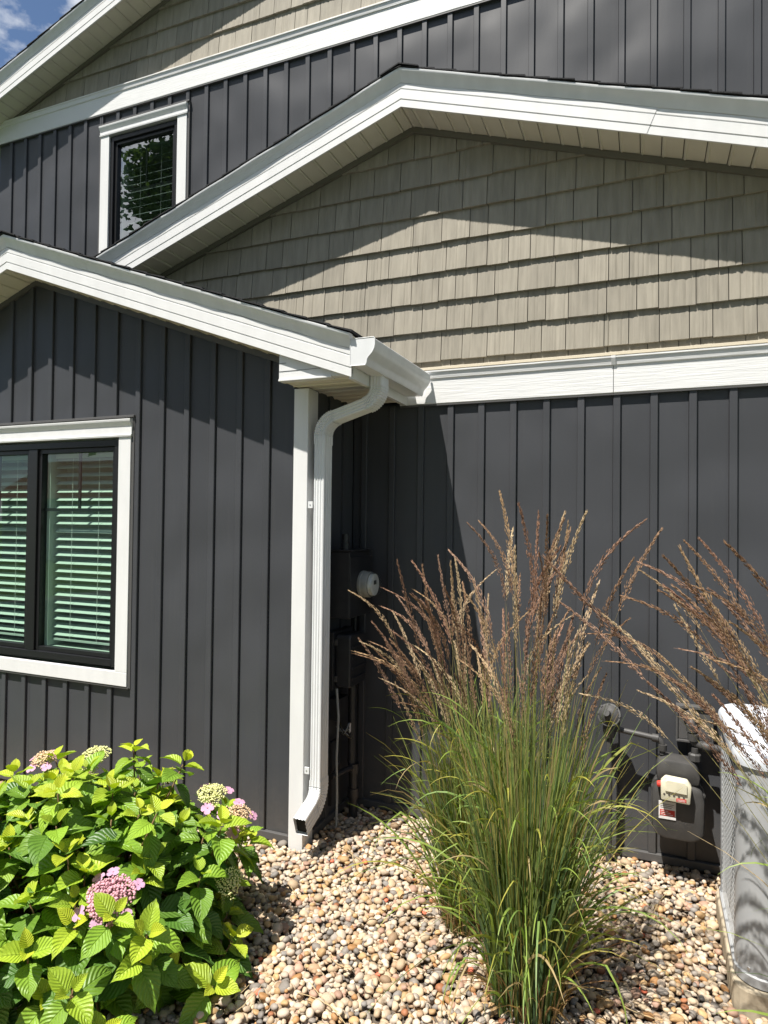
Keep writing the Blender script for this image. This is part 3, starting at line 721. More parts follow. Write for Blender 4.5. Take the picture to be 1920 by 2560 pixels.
tb = thing('utility_box', 'black telephone box with ridged cover below the electric meter', 'utility box', (WX, 3.80, .87))
mk('back_plate', MB().box(WX, WX+.045, 3.655, 3.945, .862, 1.225), M['black_paint'], tb, bevel=.004)
mk('cover', MB().prism([(3.685, .878), (3.93, .878), (3.935, .92), (3.935, 1.17), (3.92, 1.20), (3.70, 1.21), (3.685, 1.19)], WX+.0455, WX+.150, 'x'), M['black_paint'], tb, bevel=.010)
for i in range(4): mk('ridge', MB().box(WX+.148, WX+.157, 3.71, 3.925, .925+.066*i, .938+.066*i), M['black_paint'], tb, bevel=.003)
for z in (.93, 1.16): mk('latch', MB().box(WX+.03, WX+.062, 3.674, 3.690, z-.018, z+.018), M['grey_paint'], tb, bevel=.002)
jb = thing('junction_box', 'small dark junction box with loose wires under the telephone box', 'junction box', (WX, 3.76, .68))
mk('box', MB().box(WX, WX+.07, 3.70, 3.83, .66, .80), M['black_paint'], jb, bevel=.004)
rw = random.Random(4)
for i in range(7):
    pts = []; a0 = rw.uniform(0, 6.28); r_ = rw.uniform(.018, .04)
    for k in range(13):
        a = a0+k*.62; pts.append((WX+.05+.05*math.sin(a*.7)+.01*i*.3, 3.79+r_*math.cos(a)+.006*rw.uniform(-1, 1), .60+r_*1.1*math.sin(a)-.03*(k/12)))
    mk('wire', MB().tube(pts, .0022, 6), [M['cable'], M['black_paint'], M['brass']][i % 3], jb, smooth=True)
mk('tag', MB().box(WX+.088, WX+.090, 3.815, 3.845, .555, .615), M['label'], jb)
def pipe(name, label, pts, r, material, cat='pipe', group=None, couplings=()):
    t = thing(name, label, cat, (pts[-1][0], pts[-1][1], min(p[2] for p in pts)), group)
    mk('run', MB().tube(pts, r, 12), material, t, smooth='auto')
    for c, ax in couplings: mk('coupling', MB().lathe([(r*.9, -.03), (r*1.35, -.03), (r*1.35, .03), (r*.9, .03)], c, ax, 14), material, t, smooth='auto')
    return t
pipe('conduit', 'thick black conduit rising from the gravel to the telephone box', [(WX+.10, 3.865, -.05), (WX+.10, 3.865, .30), (WX+.085, 3.865, .36), (WX+.085, 3.865, .865)], .028, M['black_paint'], 'conduit', None, [((WX+.10, 3.865, .16), (0, 0, 1)), ((WX+.10, 3.865, .32), (0, 0, 1))])
pipe('conduit', 'slim dark conduit rising beside the thick black conduit to the electric meter', [(WX+.055, 3.955, -.05), (WX+.055, 3.955, 1.31)], .012, M['black_paint'], 'conduit')
pipe('conduit', 'short horizontal dark pipe tying the thick conduit to the side wall', [(WX+.10, 3.84, .33), (WX+.075, 3.72, .335), (WX+.055, 3.63, .337)], .018, M['black_paint'], 'conduit')
pipe('ground_cable', 'pale grey cable hanging from the telephone box down into the gravel', [(WX+.07, 3.662, .875), (WX+.082, 3.668, .70), (WX+.075, 3.662, .45), (WX+.08, 3.665, .20), (WX+.078, 3.66, -.04)], .0075, M['cable'], 'cable')
bk = thing('pipe_bracket', 'small dark metal bracket frame fixed low on the nook wall', 'bracket', (WX, 3.70, .2))
mk('bar', MB().box(WX, WX+.02, 3.70, 3.72, .12, .52), M['black_paint'], bk); mk('bar', MB().box(WX, WX+.02, 3.7205, 3.80, .50, .52), M['black_paint'], bk); mk('brace', MB().tube([(WX+.012, 3.72, .30), (WX+.03, 3.80, .38)], .006, 6), M['black_paint'], bk)

# ------------------------------------------------------------------ gas meter set on the recessed wall
def el_pipe(t, pts, r, material, name='pipe', R=.04):
    """round pipe with swept elbows at the interior points"""
    pts = [Vector(p) for p in pts]; out = [pts[0]]
    for i in range(1, len(pts)-1):
        a = (pts[i-1]-pts[i]).normalized(); c = (pts[i+1]-pts[i]).normalized()
        for k in range(7):
            q = k/6; p0 = pts[i]+a*R; p1 = pts[i]+c*R; out.append(p0*(1-q)**2+pts[i]*2*q*(1-q)+p1*q*q)
    out.append(pts[-1]); return mk(name, MB().tube(out, r, 14), material, t, smooth='auto')
GYF = 3.80
gm = thing('gas_meter', 'dark grey gas meter with cream dial box and red and white labels', 'gas meter', (.165, 3.88, .25))
prof = [(.035, .30), (.055, .262), (.10, .246), (.225, .246), (.268, .262), (.288, .30), (.292, .47), (.280, .515), (.255, .535), (.08, .540), (.052, .525), (.036, .49)]
mk('body', MB().prism(prof, 3.800, 3.975), M['grey_paint'], gm, bevel=.018, smooth='auto')
ro = [(.163+(x-.163)*1.05, .395+(z-.395)*1.045) for x, z in prof]
mk('seam_flange', MB().prism(ro, 3.872, 3.890), M['grey_paint'], gm, bevel=.003)
mk('top_case', MB().prism([(.06, .5405), (.265, .536), (.272, .585), (.255, .635), (.22, .655), (.10, .662), (.065, .645), (.055, .60)], 3.822, 3.965), M['grey_paint'], gm, bevel=.014, smooth='auto')
for x, z in ((.045, .49), (.045, .29), (.285, .48), (.28, .285), (.165, .252)):
    mk('bolt', MB().lathe([(0, -.014), (.010, -.014), (.011, -.004), (.015, -.003), (.015, .004)], (x, 3.868, z), (0, 1, 0), 12), M['grey_paint'], gm, smooth='auto')
idx = mk('dial_box', MB().prism([(.078, .470), (.218, .462), (.226, .555), (.205, .585), (.10, .592), (.076, .565)], 3.752, 3.798), M['cream'], gm, bevel=.007, smooth='auto')
mk('dial_window', MB().prism([(.098, .520), (.204, .514), (.204, .565), (.192, .578), (.11, .582), (.099, .574)], 3.744, 3.7515), M['cream'], idx, bevel=.004)
for i in range(5): mk('dial', MB().lathe([(0, -.0012), (.0055, -.0012), (.0055, 0)], (.094+.0235*i, 3.7518, .503-.0015*i), (0, 1, 0), 12), M['dial'], idx)
mk('red_sticker', MB().box(.152, .200, 3.7505, 3.7518, .473, .490), M['red'], idx)
for i in range(2): mk('sticker_line', MB().box(.157, .195, 3.7497, 3.7504, .477+.006*i, .4788+.006*i), M['label'], idx)
mk('side_cap', MB().lathe([(0, -.018), (.014, -.018), (.017, -.012), (.017, .01)], (.076, 3.775, .545), (1, 0, 0), 14), M['red'], idx)
lb = mk('label_plate', MB().box(.068, .152, 3.7955, 3.7985, .355, .448), M['label'], gm)
mk('red_block', MB().box(.074, .147, 3.7945, 3.7954, .372, .404), M['red'], lb)
for i in range(3): mk('print_line', MB().box(.078, .078+.06-.012*i, 3.7938, 3.7944, .378+.009*i, .3805+.009*i), M['label'], lb)
for i in range(3): mk('print_line', MB().box(.076, .076+.055+.006*i, 3.7948, 3.7954, .414+.009*i, .4165+.009*i), M['dial'], lb)
rg = thing('gas_regulator', 'round grey gas pressure regulator on a riser, half hidden by the grass', 'regulator', (-.19, 3.90, 0))
mk('diaphragm_case', MB().lathe([(0, -.060), (.017, -.060), (.019, -.034), (.030, -.026), (.050, -.016), (.056, -.007), (.064, -.006), (.064, .006), (.056, .008), (.044, .020), (.022, .030), (0, .032)], (-.19, 3.895, .845), (.25, 1, -.45), 30), M['grey_paint'], rg, smooth='auto')
mk('valve_body', MB().lathe([(0, -.05), (.03, -.05), (.036, -.02), (.036, .03), (.026, .05)], (-.19, 3.925, .765), (0, 0, 1), 16), M['grey_paint'], rg, smooth='auto')
el_pipe(rg, [(-.19, 3.925, .72), (-.19, 3.925, -.06)], .017, M['grey_paint'])
for i in range(8):
    a = 2*math.pi*i/8; mk('bolt', MB().lathe([(0, -.012), (.006, -.012), (.006, .012), (0, .012)], (-.19+.058*math.cos(a), 3.895-.25*.058*math.cos(a)+.42*.058*math.sin(a), .845+.054*math.sin(a)), (.25, 1, -.45), 8), M['grey_paint'], rg)
gp1 = thing('gas_pipe', 'grey threaded gas pipe joining the round regulator to the gas meter', 'pipe', (.09, 3.90, .66))
el_pipe(gp1, [(-.16, 3.92, .765), (.085, 3.905, .742), (.088, 3.90, .662)], .0155, M['grey_paint'])
for c, ax in (((.05, 3.907, .745), (1, 0, -.09)), ((.088, 3.90, .700), (0, 0, 1))): mk('fitting', MB().lathe([(.014, -.016), (.022, -.016), (.0225, .016), (.014, .016)], c, ax, 14), M['grey_paint'], gp1, smooth='auto')
gp2 = thing('gas_pipe', 'grey gas pipe with elbow running from the wall plate behind the air conditioner', 'pipe', (.27, 3.92, .66))
el_pipe(gp2, [(.235, 4.02, .86), (.232, 3.93, .862), (.238, 3.91, .735), (.62, 3.93, .70)], .021, M['grey_paint'], R=.045)
for c, ax in (((.234, 3.915, .82), (0, 0, 1)), ((.24, 3.91, .775), (0, 0, 1)), ((.305, 3.914, .728), (1, 0, -.09))): mk('fitting', MB().lathe([(.019, -.018), (.028, -.018), (.0285, .018), (.019, .018)], c, ax, 16), M['grey_paint'], gp2, smooth='auto')
el_pipe(gp2, [(.248, 3.905, .655), (.250, 3.905, .72)], .018, M['grey_paint'], 'riser')
mk('union', MB().lathe([(.016, -.02), (.032, -.02), (.032, .012), (.022, .02)], (.248, 3.905, .672), (0, 0, 1), 8), M['grey_paint'], gp2)
pl = thing('wall_plate', 'square dark grey mounting block round the gas pipe on the siding', 'wall plate', (.25, 4.02, .74))
mk('plate', MB().box(.168, .335, 3.985, 4.032, .735, .905), M['trim_dark'], pl, bevel=.004)
fr_ = MB().box(.158, .345, 3.975, 4.0325, .9055, .922).box(.158, .1675, 3.975, 4.0325, .735, .905).box(.3355, .345, 3.975, 4.0325, .735, .905).box(.158, .345, 3.970, 4.0325, .722, .7345)
mk('rim', fr_, M['trim_dark'], pl, bevel=.002)
mk('escutcheon', MB().lathe([(.02, -.016), (.040, -.012), (.044, 0), (.0, 0)], (.235, 3.9845, .86), (0, 1, 0), 18), M['grey_paint'], pl, smooth='auto')

# ------------------------------------------------------------------ air conditioner
ax0, ax1, ay0, ay1, acr = .345, 1.085, 2.950, 3.700, .10
acu = thing('air_conditioner', 'grey outdoor air conditioner with louvered sides and pale rounded cap', 'air conditioner', ((ax0+ax1)/2, (ay0+ay1)/2, .09))
def rrect(x0, x1, y0, y1, r, n=8):
    p = []
    for cx, cy, a0 in ((x0+r, y0+r, math.pi), (x1-r, y0+r, 1.5*math.pi), (x1-r, y1-r, 0), (x0+r, y1-r, .5*math.pi)):
        p += [(cx+r*math.cos(a0+k*.5*math.pi/n), cy+r*math.sin(a0+k*.5*math.pi/n)) for k in range(n+1)]
    return p
def ring_stack(levels):
    """levels: list of (polygon, z) with equal vertex counts"""
    b = MB(); n = len(levels[0][0]); vs = []
    for poly, z in levels: vs += [(x, y, z) for x, y in poly]
    fs = [(i*n+k, i*n+(k+1) % n, (i+1)*n+(k+1) % n, (i+1)*n+k) for i in range(len(levels)-1) for k in range(n)]
    return b, vs, fs, n
RR = lambda g, r=acr: rrect(ax0+g, ax1-g, ay0+g, ay1-g, max(r-g, .02))
b, vs, fs, n = ring_stack([(RR(.022), .105), (RR(.022), .955)]); b.add(vs, fs+[tuple(range(n)), tuple(range(2*n-1, n-1, -1))]); mk('core', b, M['acdark'], acu)
b, vs, fs, n = ring_stack([(RR(.012), .095), (RR(-.004), .100), (RR(-.006), .135), (RR(.002), .142)]); b.add(vs, fs+[tuple(range(n)), tuple(range(4*n-1, 3*n-1, -1))]); mk('base_pan', b, M['acgrey'], acu, smooth='auto')
# corner panels follow the rounded corners
for cx, cy, a0, in ((ax0+acr, ay0+acr, math.pi), (ax1-acr, ay0+acr, 1.5*math.pi), (ax1-acr, ay1-acr, 0), (ax0+acr, ay1-acr, .5*math.pi)):
    P_ = []; q = .035
    d0 = (-math.sin(a0), math.cos(a0)); d1 = (-math.sin(a0+math.pi/2), math.cos(a0+math.pi/2))
    s0 = (cx+acr*math.cos(a0), cy+acr*math.sin(a0)); s1 = (cx+acr*math.cos(a0+math.pi/2), cy+acr*math.sin(a0+math.pi/2))
    P_.append((s0[0]-d0[0]*q*.35, s0[1]-d0[1]*q*.35))
    P_ += [(cx+acr*math.cos(a0+k*math.pi/20), cy+acr*math.sin(a0+k*math.pi/20)) for k in range(11)]
    P_.append((s1[0]+d1[0]*q, s1[1]+d1[1]*q))
    inner = [(cx+(x-cx)*.84, cy+(y-cy)*.84) for x, y in P_]
    b = MB().prism(P_+inner[::-1], .1425, .958, 'z'); cp = mk('corner_panel', b, M['acgrey'], acu, smooth='auto')
    for z in (.16, .935):
        a = a0+math.pi*.30
        mk('screw', MB().lathe([(0, .004), (.006, .003), (.008, 0)], (cx+acr*math.cos(a), cy+acr*math.sin(a), z), (math.cos(a), math.sin(a), 0), 10), M['screw'], cp)
# louvers
def louver_mesh(Ln, axis):
    b = MB(); sec = [(-.0032, -.0060), (-.0022, -.0062), (-.0018, .0050), (-.0028, .0054)]
    if axis == 'y': b.prism([(p[0], p[1]) for p in sec], 0, Ln, 'y')
    else: b.prism([(p[0], p[1]) for p in sec], 0, Ln, 'x')
    me = b.mesh('louver'); me.materials.append(M['aclight']); return me
lmL = louver_mesh(ay1-ay0-2*acr+.03, 'y'); lmF = louver_mesh(ax1-ax0-2*acr-.03, 'x')
nl = 33
for i in range(nl):
    z = .150+(.950-.150)*i/(nl-1)
    obj('louver', lmL, None, acu, (ax0+.008, ay0+acr-.012, z))
    o = obj('louver', lmF, None, acu, (ax0+acr+.033, ay0+.008, z))
b, vs, fs, n = ring_stack([(RR(-.012), .9585), (RR(-.014), .985), (RR(-.010), 1.010), (RR(.004), 1.030), (RR(.03), 1.040)])
cxm, cym = (ax0+ax1)/2, (ay0+ay1)/2
rin = [(cxm+.285*math.cos(a), cym+.285*math.sin(a)) for a in [math.atan2(y-cym, x-cxm) for x, y in RR(.03)]]
rin2 = [(cxm+.262*math.cos(a), cym+.262*math.sin(a)) for a in [math.atan2(y-cym, x-cxm) for x, y in RR(.03)]]
b, vs, fs, n = ring_stack([(RR(.02), .9585), (RR(-.012), .9585), (RR(-.014), .985), (RR(-.010), 1.010), (RR(.004), 1.030), (RR(.03), 1.040), (rin, 1.046), (rin2, 1.030), (rin2, .97)])
b.add(vs, fs); mk('cap', b, M['acwhite'], acu, smooth='auto')
g = MB()
for k in range(1, 9):
    r_ = .258*k/8; g.tube([(cxm+r_*math.cos(t*math.pi/18), cym+r_*math.sin(t*math.pi/18), 1.030+.012*(1-(r_/.26)**2)) for t in range(37)], .0028, 5, False)
mk('fan_guard', g, M['fan'], acu)
fg = MB()
for k in range(12):
    a = k*math.pi/6; fg.tube([(cxm+.02*math.cos(a), cym+.02*math.sin(a), 1.038), (cxm+.262*math.cos(a), cym+.262*math.sin(a), 1.027)], .0028, 5)
mk('guard_spokes', fg, M['fan'], acu)
mk('fan_hub', MB().lathe([(0, .03), (.05, .025), (.055, -.04), (0, -.04)], (cxm, cym, .985), (0, 0, 1), 20), M['fan'], acu, smooth='auto')
for k in range(3):
    a = k*2.094; ca, sa = math.cos(a), math.sin(a); bl = MB()
    vs = []
    for i in range(5):
        r_ = .05+.05*i
        for wv in (-1, 1): vs.append((cxm+r_*ca-wv*.06*sa*(.6+.15*i), cym+r_*sa+wv*.06*ca*(.6+.15*i), .985+wv*.018))
    mk('fan_blade', bl.add(vs, [(2*i, 2*i+2, 2*i+3, 2*i+1) for i in range(4)]), M['fan'], acu)
pad = tag(mk('equipment_pad', MB().prism(rrect(.330, 1.11, 2.935, 3.72, .08, 4), -.06, .0935, 'z'), M['pad'], bevel=.012), 'tan weathered concrete pad under the air conditioner', 'pad')

# ------------------------------------------------------------------ pebbles
def ico(sub):
    bm = bmesh.new(); bmesh.ops.create_icosphere(bm, subdivisions=sub, radius=1.0)
    v = np.array([q.co[:] for q in bm.verts]); f = np.array([[q.index for q in p.verts] for p in bm.faces]); bm.free(); return v, f
IV, IF = ico(2)
PAL = np.array([(.62, .53, .43), (.70, .62, .52), (.55, .45, .35), (.74, .69, .62), (.45, .43, .41), (.56, .40, .25), (.64, .50, .34), (.36, .35, .35), (.60, .47, .42), (.68, .60, .53), (.50, .47, .44), (.44, .28, .18), (.72, .65, .54), (.28, .27, .27), (.66, .56, .47)])
PAL = np.array([(.50, .40, .28), (.56, .47, .36), (.40, .29, .19), (.62, .55, .46), (.25, .235, .22), (.44, .25, .11), (.52, .36, .19), (.25, .245, .24), (.46, .31, .24), (.58, .50, .42), (.32, .30, .275), (.36, .16, .08), (.60, .50, .36), (.20, .185, .17), (.60, .53, .44)])*np.array([.86, .80, .74])
PW = np.array([12, 14, 8, 12, 7, 4, 7, 4, 8, 12, 8, 2, 12, 2, 10], float); PW /= PW.sum()
def shape(rg):
    v = IV.copy()
    for _ in range(3):
        dvec = rg.normal(size=3); dvec /= np.linalg.norm(dvec); v *= (1+.22*rg.normal()*(v@dvec)[:, None]*.5)
    for _ in range(int(rg.integers(2, 7))):        # flattened facets
        dvec = rg.normal(size=3); dvec /= np.linalg.norm(dvec); h = rg.uniform(.5, .85); t = v@dvec
        v -= np.clip(t-h, 0, None)[:, None]*dvec*.85
    return v*np.array([1.0, rg.uniform(.68, .92), rg.uniform(.48, .74)])
SHP = [shape(rng) for _ in range(28)]
def rotm(a, b, c):
    return np.array(Euler((a, b, c)).to_matrix())
def in_bed(x, y):
    if y > DB-.02: return False
    if x < SX+.02 and y > DA-.02: return False
    if -1.98 < x < -1.85 and 3.36 < y < 3.52: return False
    if .325 < x < 1.12 and 2.93 < y < 3.73: return False
    return True
cand = []
cell = .0270
for layer, zoff in ((0, -.012), (1, .002)):
    for y in np.arange(1.2, 4.06, cell*(1 if layer == 0 else 1.25)):
        for x in np.arange(-4.55, 2.5, cell*(1 if layer == 0 else 1.25)):
            px, py = x+rng.uniform(-.5, .5)*cell*1.15, y+rng.uniform(-.5, .5)*cell*1.15
            if not in_bed(px, py): continue
            ang = math.degrees(math.atan2(px, py))        # only the sector the view and its neighbours can show
            if ang < -80 or ang > 50 or math.hypot(px, py) < 1.3 or (layer and (ang < -60 or ang > 26)): continue
            if px < -2.5 and py > 2.9 and layer: continue
            s_ = float(np.clip(rng.lognormal(math.log(.0176), .25), .0098, .032))
            if layer and rng.random() < .2: continue
            cand.append((px, py, zoff+rng.uniform(-.007, .009), s_))
cand = np.array(cand)
# the pebbles that show largest in the picture are objects of their own
dist = np.linalg.norm(cand[:, :3]-np.array([0, 0, CAM_H]), axis=1)
vx = (cand[:, :3]-np.array([0, 0, CAM_H]))@np.array(rt[:]); vz = (cand[:, :3]-np.array([0, 0, CAM_H]))@np.array(fwd[:]); vy = (cand[:, :3]-np.array([0, 0, CAM_H]))@np.array(up[:])
sx_, sy_ = vx/vz*1615.2+960, 1280-vy/vz*1615.2
vis = (sx_ > 0) & (sx_ < 1920) & (sy_ < 2555) & (cand[:, 2] > -.004) & ~((sx_ < 560) & (sy_ < 2420))
rank = np.where(vis, cand[:, 3]/dist, 0); order = np.argsort(-rank); big = order[:290]; rest = order[290:]
cols = [PAL[int(rng.choice(len(PAL), p=PW))]*rng.uniform(.75, 1.12) for _ in range(28)]
SM = []
for k in range(28):
    me = bpy.data.meshes.new('pebble'); me.from_pydata(SHP[k].tolist(), [], IF.tolist()); me.polygons.foreach_set('use_smooth', [True]*len(me.polygons))
    a = me.attributes.new('lc', 'FLOAT_COLOR', 'POINT'); a.data.foreach_set('color', np.tile(np.append(cols[k], 1), len(IV)).astype('f4')); me.materials.append(M['pebble']); SM.append(me)
for i in big:
    px, py, pz, s_ = cand[i]; k = int(rng.integers(28))
    o = obj('pebble', SM[k], None, bed, (px, py, pz+.004)); o.scale = (s_,)*3; o.rotation_euler = (rng.uniform(-.35, .35), rng.uniform(-.35, .35), rng.uniform(0, 6.28))
nv = len(IV); V = np.empty((len(rest)*nv, 3), 'f4'); Fc = np.empty((len(rest)*len(IF), 3), 'i4'); Cc = np.ones((len(rest)*nv, 4), 'f4')
for j, i in enumerate(rest):
    px, py, pz, s_ = cand[i]; k = int(rng.integers(28))
    V[j*nv:(j+1)*nv] = (SHP[k]*s_)@rotm(rng.uniform(-.4, .4), rng.uniform(-.4, .4), rng.uniform(0, 6.28)).T+np.array([px, py, pz])
    Fc[j*len(IF):(j+1)*len(IF)] = IF+j*nv
    c = PAL[int(rng.choice(len(PAL), p=PW))]*rng.uniform(.78, 1.1)
    if rng.random() < .004: c = np.array([.62, .16, .09])
    Cc[j*nv:(j+1)*nv, :3] = c
me = bpy.data.meshes.new('gravel'); me.vertices.add(len(V)); me.vertices.foreach_set('co', V.ravel())
me.loops.add(Fc.size); me.loops.foreach_set('vertex_index', Fc.ravel()); me.polygons.add(len(Fc)); me.polygons.foreach_set('loop_start', np.arange(0, Fc.size, 3, dtype='i4'))
me.polygons.foreach_set('use_smooth', np.ones(len(Fc), bool)); me.update(calc_edges=True)
a = me.attributes.new('lc', 'FLOAT_COLOR', 'POINT'); a.data.foreach_set('color', Cc.ravel())
obj('gravel', me, M['pebble'], bed, kind='stuff')
# loose dry stems on the gravel
for i in range(26):
    px, py = random.uniform(-1.7, .3), random.uniform(2.1, 3.6)
    if not in_bed(px, py) or not in_bed(px+.1, py): continue
    a = random.uniform(0, 6.28); ln = random.uniform(.08, .3); c = random.uniform(-.5, .5)
    pts = [(px+ln*(t-.5)*math.cos(a+c*t), py+ln*(t-.5)*math.sin(a+c*t), .028+.012*math.sin(t*3+i)) for t in np.linspace(0, 1, 6)]
    if any(not in_bed(p[0], p[1]) for p in pts): continue
    o = mk('dry_stem', MB().tube(pts, .0016, 5), M['twig']); tag(o, 'thin dry grass stem lying loose on the pebbles', 'stem', 'dry stems on the gravel')

# ------------------------------------------------------------------ hydrangea
def leaf_mesh(seed, fold, droop, serr=True):
    r_ = random.Random(seed); nu, nvv = 11, 6; vs = []; uvs = []
    for i in range(nu+1):
        u = i/nu
        wd = .36*(math.sin(math.pi*min(1, u**.80))**.80)*(1-.25*u)+.004 if 0 < u < 1 else .004
        if u > .86: wd *= max(.04, (1-u)/.14*.9)
        for j in range(nvv+1):
            t = -1+2*j/nvv
            se = 1+(.06 if (i % 2 and abs(t) > .9) else 0)
            x = t*wd*se; z = abs(x)*fold-droop*u*u*(1+.1*t)+.018*math.sin(u*9+t*3+seed)*abs(t)+.005*math.sin(math.pi*(u*9-abs(t)*3))*(1 if 0 < i < nu else 0)
            vs.append((x, u*(1-.12*droop), z)); uvs.append((.5+.5*t, u))
    fs = [(i*(nvv+1)+j, i*(nvv+1)+j+1, (i+1)*(nvv+1)+j+1, (i+1)*(nvv+1)+j) for i in range(nu) for j in range(nvv)]
    return np.array(vs), fs, np.array(uvs)
LV = [leaf_mesh(k, f, d) for k, (f, d) in enumerate([(.28, .22), (.40, .35), (.55, .12), (.20, .45), (.35, .55), (.62, .30)])]
def mesh_uv(name, V_, F_, UV_, material, col=None):
    me = bpy.data.meshes.new(name); me.from_pydata(V_.tolist(), [], F_); ul = me.uv_layers.new(name='UVMap')
    li = np.empty(len(me.loops), 'i4'); me.loops.foreach_get('vertex_index', li); ul.data.foreach_set('uv', UV_[li].astype('f4').ravel())
    if col is not None:
        a_ = me.attributes.new('lc', 'FLOAT_COLOR', 'POINT'); a_.data.foreach_set('color', col.astype('f4').ravel())
    me.polygons.foreach_set('use_smooth', [True]*len(me.polygons)); me.materials.append(material); return me
LM = [mesh_uv('leaf', *lv, M['leaf']) for lv in LV]
HC = Vector((-2.38, 2.24, 0)); HR = Vector((.82, .68, .76))
hyd = thing('hydrangea', 'bushy lacecap hydrangea with yellow-green leaves in front of the dark siding', 'hydrangea', HC)
rh = random.Random(21)
tips = []
NT = 128
for k in range(NT):
    el = math.asin(min(1, max(.06, .06+.94*(k+.5)/NT))); az = k*2.39996+rh.uniform(-.25, .25)
    n_ = Vector((math.cos(el)*math.cos(az), math.cos(el)*math.sin(az), math.sin(el)))
    rad = rh.uniform(.80, 1.12)
    p = Vector((HC.x+HR.x*n_.x*rad, HC.y+HR.y*n_.y*rad, .06+HR.z*n_.z*rad*rh.uniform(.9, 1.05)))
    axd = (Vector((n_.x/HR.x, n_.y/HR.y, n_.z/HR.z)).normalized()*.55+Vector((0, 0, 1))*.75+Vector((rh.uniform(-.25, .25), rh.uniform(-.25, .25), 0))).normalized()
    tips.append((p, axd, rh.uniform(.85, 1.2)))
leaves = []
def leaf_at(base, d_, nrm, L_, kind, col): 
    y_ = d_.normalized(); x_ = y_.cross(nrm).normalized(); z_ = x_.cross(y_)
    leaves.append((Matrix(((x_.x*L_, y_.x*L_, z_.x*L_, base.x), (x_.y*L_, y_.y*L_, z_.y*L_, base.y), (x_.z*L_, y_.z*L_, z_.z*L_, base.z), (0, 0, 0, 1))), kind, col))
def lcol(age):
    """age 0 young yellow-green to 1 mature green"""
    y_ = Vector((.56, .62, .045)); m_ = Vector((.26, .43, .04)); d_ = Vector((.075, .17, .03))
    c = y_.lerp(m_, min(1, age*2)) if age < .5 else m_.lerp(d_, (age-.5)*2)
    return c*rh.uniform(.85, 1.12)
stems = MB()
for p, axd, sc_ in tips:
    a = Vector((0, 0, 1)).cross(axd); a = a.normalized() if a.length > .05 else Vector((1, 0, 0)); b2 = axd.cross(a)
    ph = rh.uniform(0, 3.14); tone = rh.uniform(-.12, .2)
    for j, (sz, elv, back, age) in enumerate(((.142, -.25, .11, .85), (.132, .05, .06, .55), (.104, .42, .024, .28), (.066, .85, .0, .05))):
        for s_ in (0, 1):
            an = ph+j*math.pi/2+s_*math.pi+rh.uniform(-.25, .25); h_ = a*math.cos(an)+b2*math.sin(an)
            e = elv+rh.uniform(-.22, .22); d_ = h_*math.cos(e)+axd*math.sin(e); nr = axd*math.cos(e)-h_*math.sin(e)
            nr = (nr+Vector((rh.uniform(-.2, .2), rh.uniform(-.2, .2), 0))).normalized()
            L_ = sz*sc_*rh.uniform(.85, 1.15)
            leaf_at(p-axd*back+h_*.012, d_, nr, L_, rh.choice([0, 1, 3, 4]) if j < 2 else rh.choice([2, 5, 0]), lcol(min(1, max(0, age+tone+rh.uniform(-.1, .1)))))
    root = Vector((HC.x+(p.x-HC.x)*.25, HC.y+(p.y-HC.y)*.25, -.02)); mid = root.lerp(p, .55)+Vector((0, 0, .08))
    stems.tube([root, mid, p-axd*.16, p-axd*.02], [.006, .005, .004, .003], 6)
mk('stems', stems, M['stem'], hyd, smooth=True, kind='stuff')
for k in range(600):      # inner leaves filling the dome
    el = math.asin(rh.uniform(.02, 1)); az = rh.uniform(0, 6.283); rad = rh.uniform(.45, .9)
    n_ = Vector((math.cos(el)*math.cos(az), math.cos(el)*math.sin(az), math.sin(el)))
    p = Vector((HC.x+HR.x*n_.x*rad, HC.y+HR.y*n_.y*rad, .05+HR.z*n_.z*rad)); h_ = Vector((rh.uniform(-1, 1), rh.uniform(-1, 1), rh.uniform(-.5, .2)))+n_*.5
    leaf_at(p, h_, Vector((rh.uniform(-.3, .3), rh.uniform(-.3, .3), 1)), rh.uniform(.10, .17), rh.choice([0, 1, 3]), lcol(rh.uniform(.6, 1)))
camp = Vector((0, 0, CAM_H))
def lrank(q):
    c = q[0].translation; n_ = Vector(((c.x-HC.x)/HR.x, (c.y-HC.y)/HR.y, c.z/HR.z)); out_ = n_.length
    v_ = (camp-c); return -(q[0].col[1].to_3d().length/v_.length)*(.2+max(0, n_.normalized().dot(v_.normalized()))+.4*max(0, out_-.8))
leaves.sort(key=lrank)
for m_, k, c in leaves[:295]:
    o = obj('leaf', LM[k], None, hyd); o.matrix_parent_inverse = Matrix.Translation(-hyd.location); o.matrix_basis = m_; o.color = (*c, 1)
VV, FF, UU, CC = [], [], [], []; o_ = 0
for m_, k, c in leaves[295:]:
    v_, f_, u_ = LV[k]; A_ = np.array(m_); VV.append(v_@A_[:3, :3].T+A_[:3, 3]); UU.append(u_); FF += [tuple(i+o_ for i in q) for q in f_]; o_ += len(v_); CC.append(np.tile((c[0], c[1], c[2], 1), (len(v_), 1)))
obj('foliage', mesh_uv('foliage', np.concatenate(VV), FF, np.concatenate(UU), M['leaf_attr'], np.concatenate(CC)), None, hyd, kind='stuff')
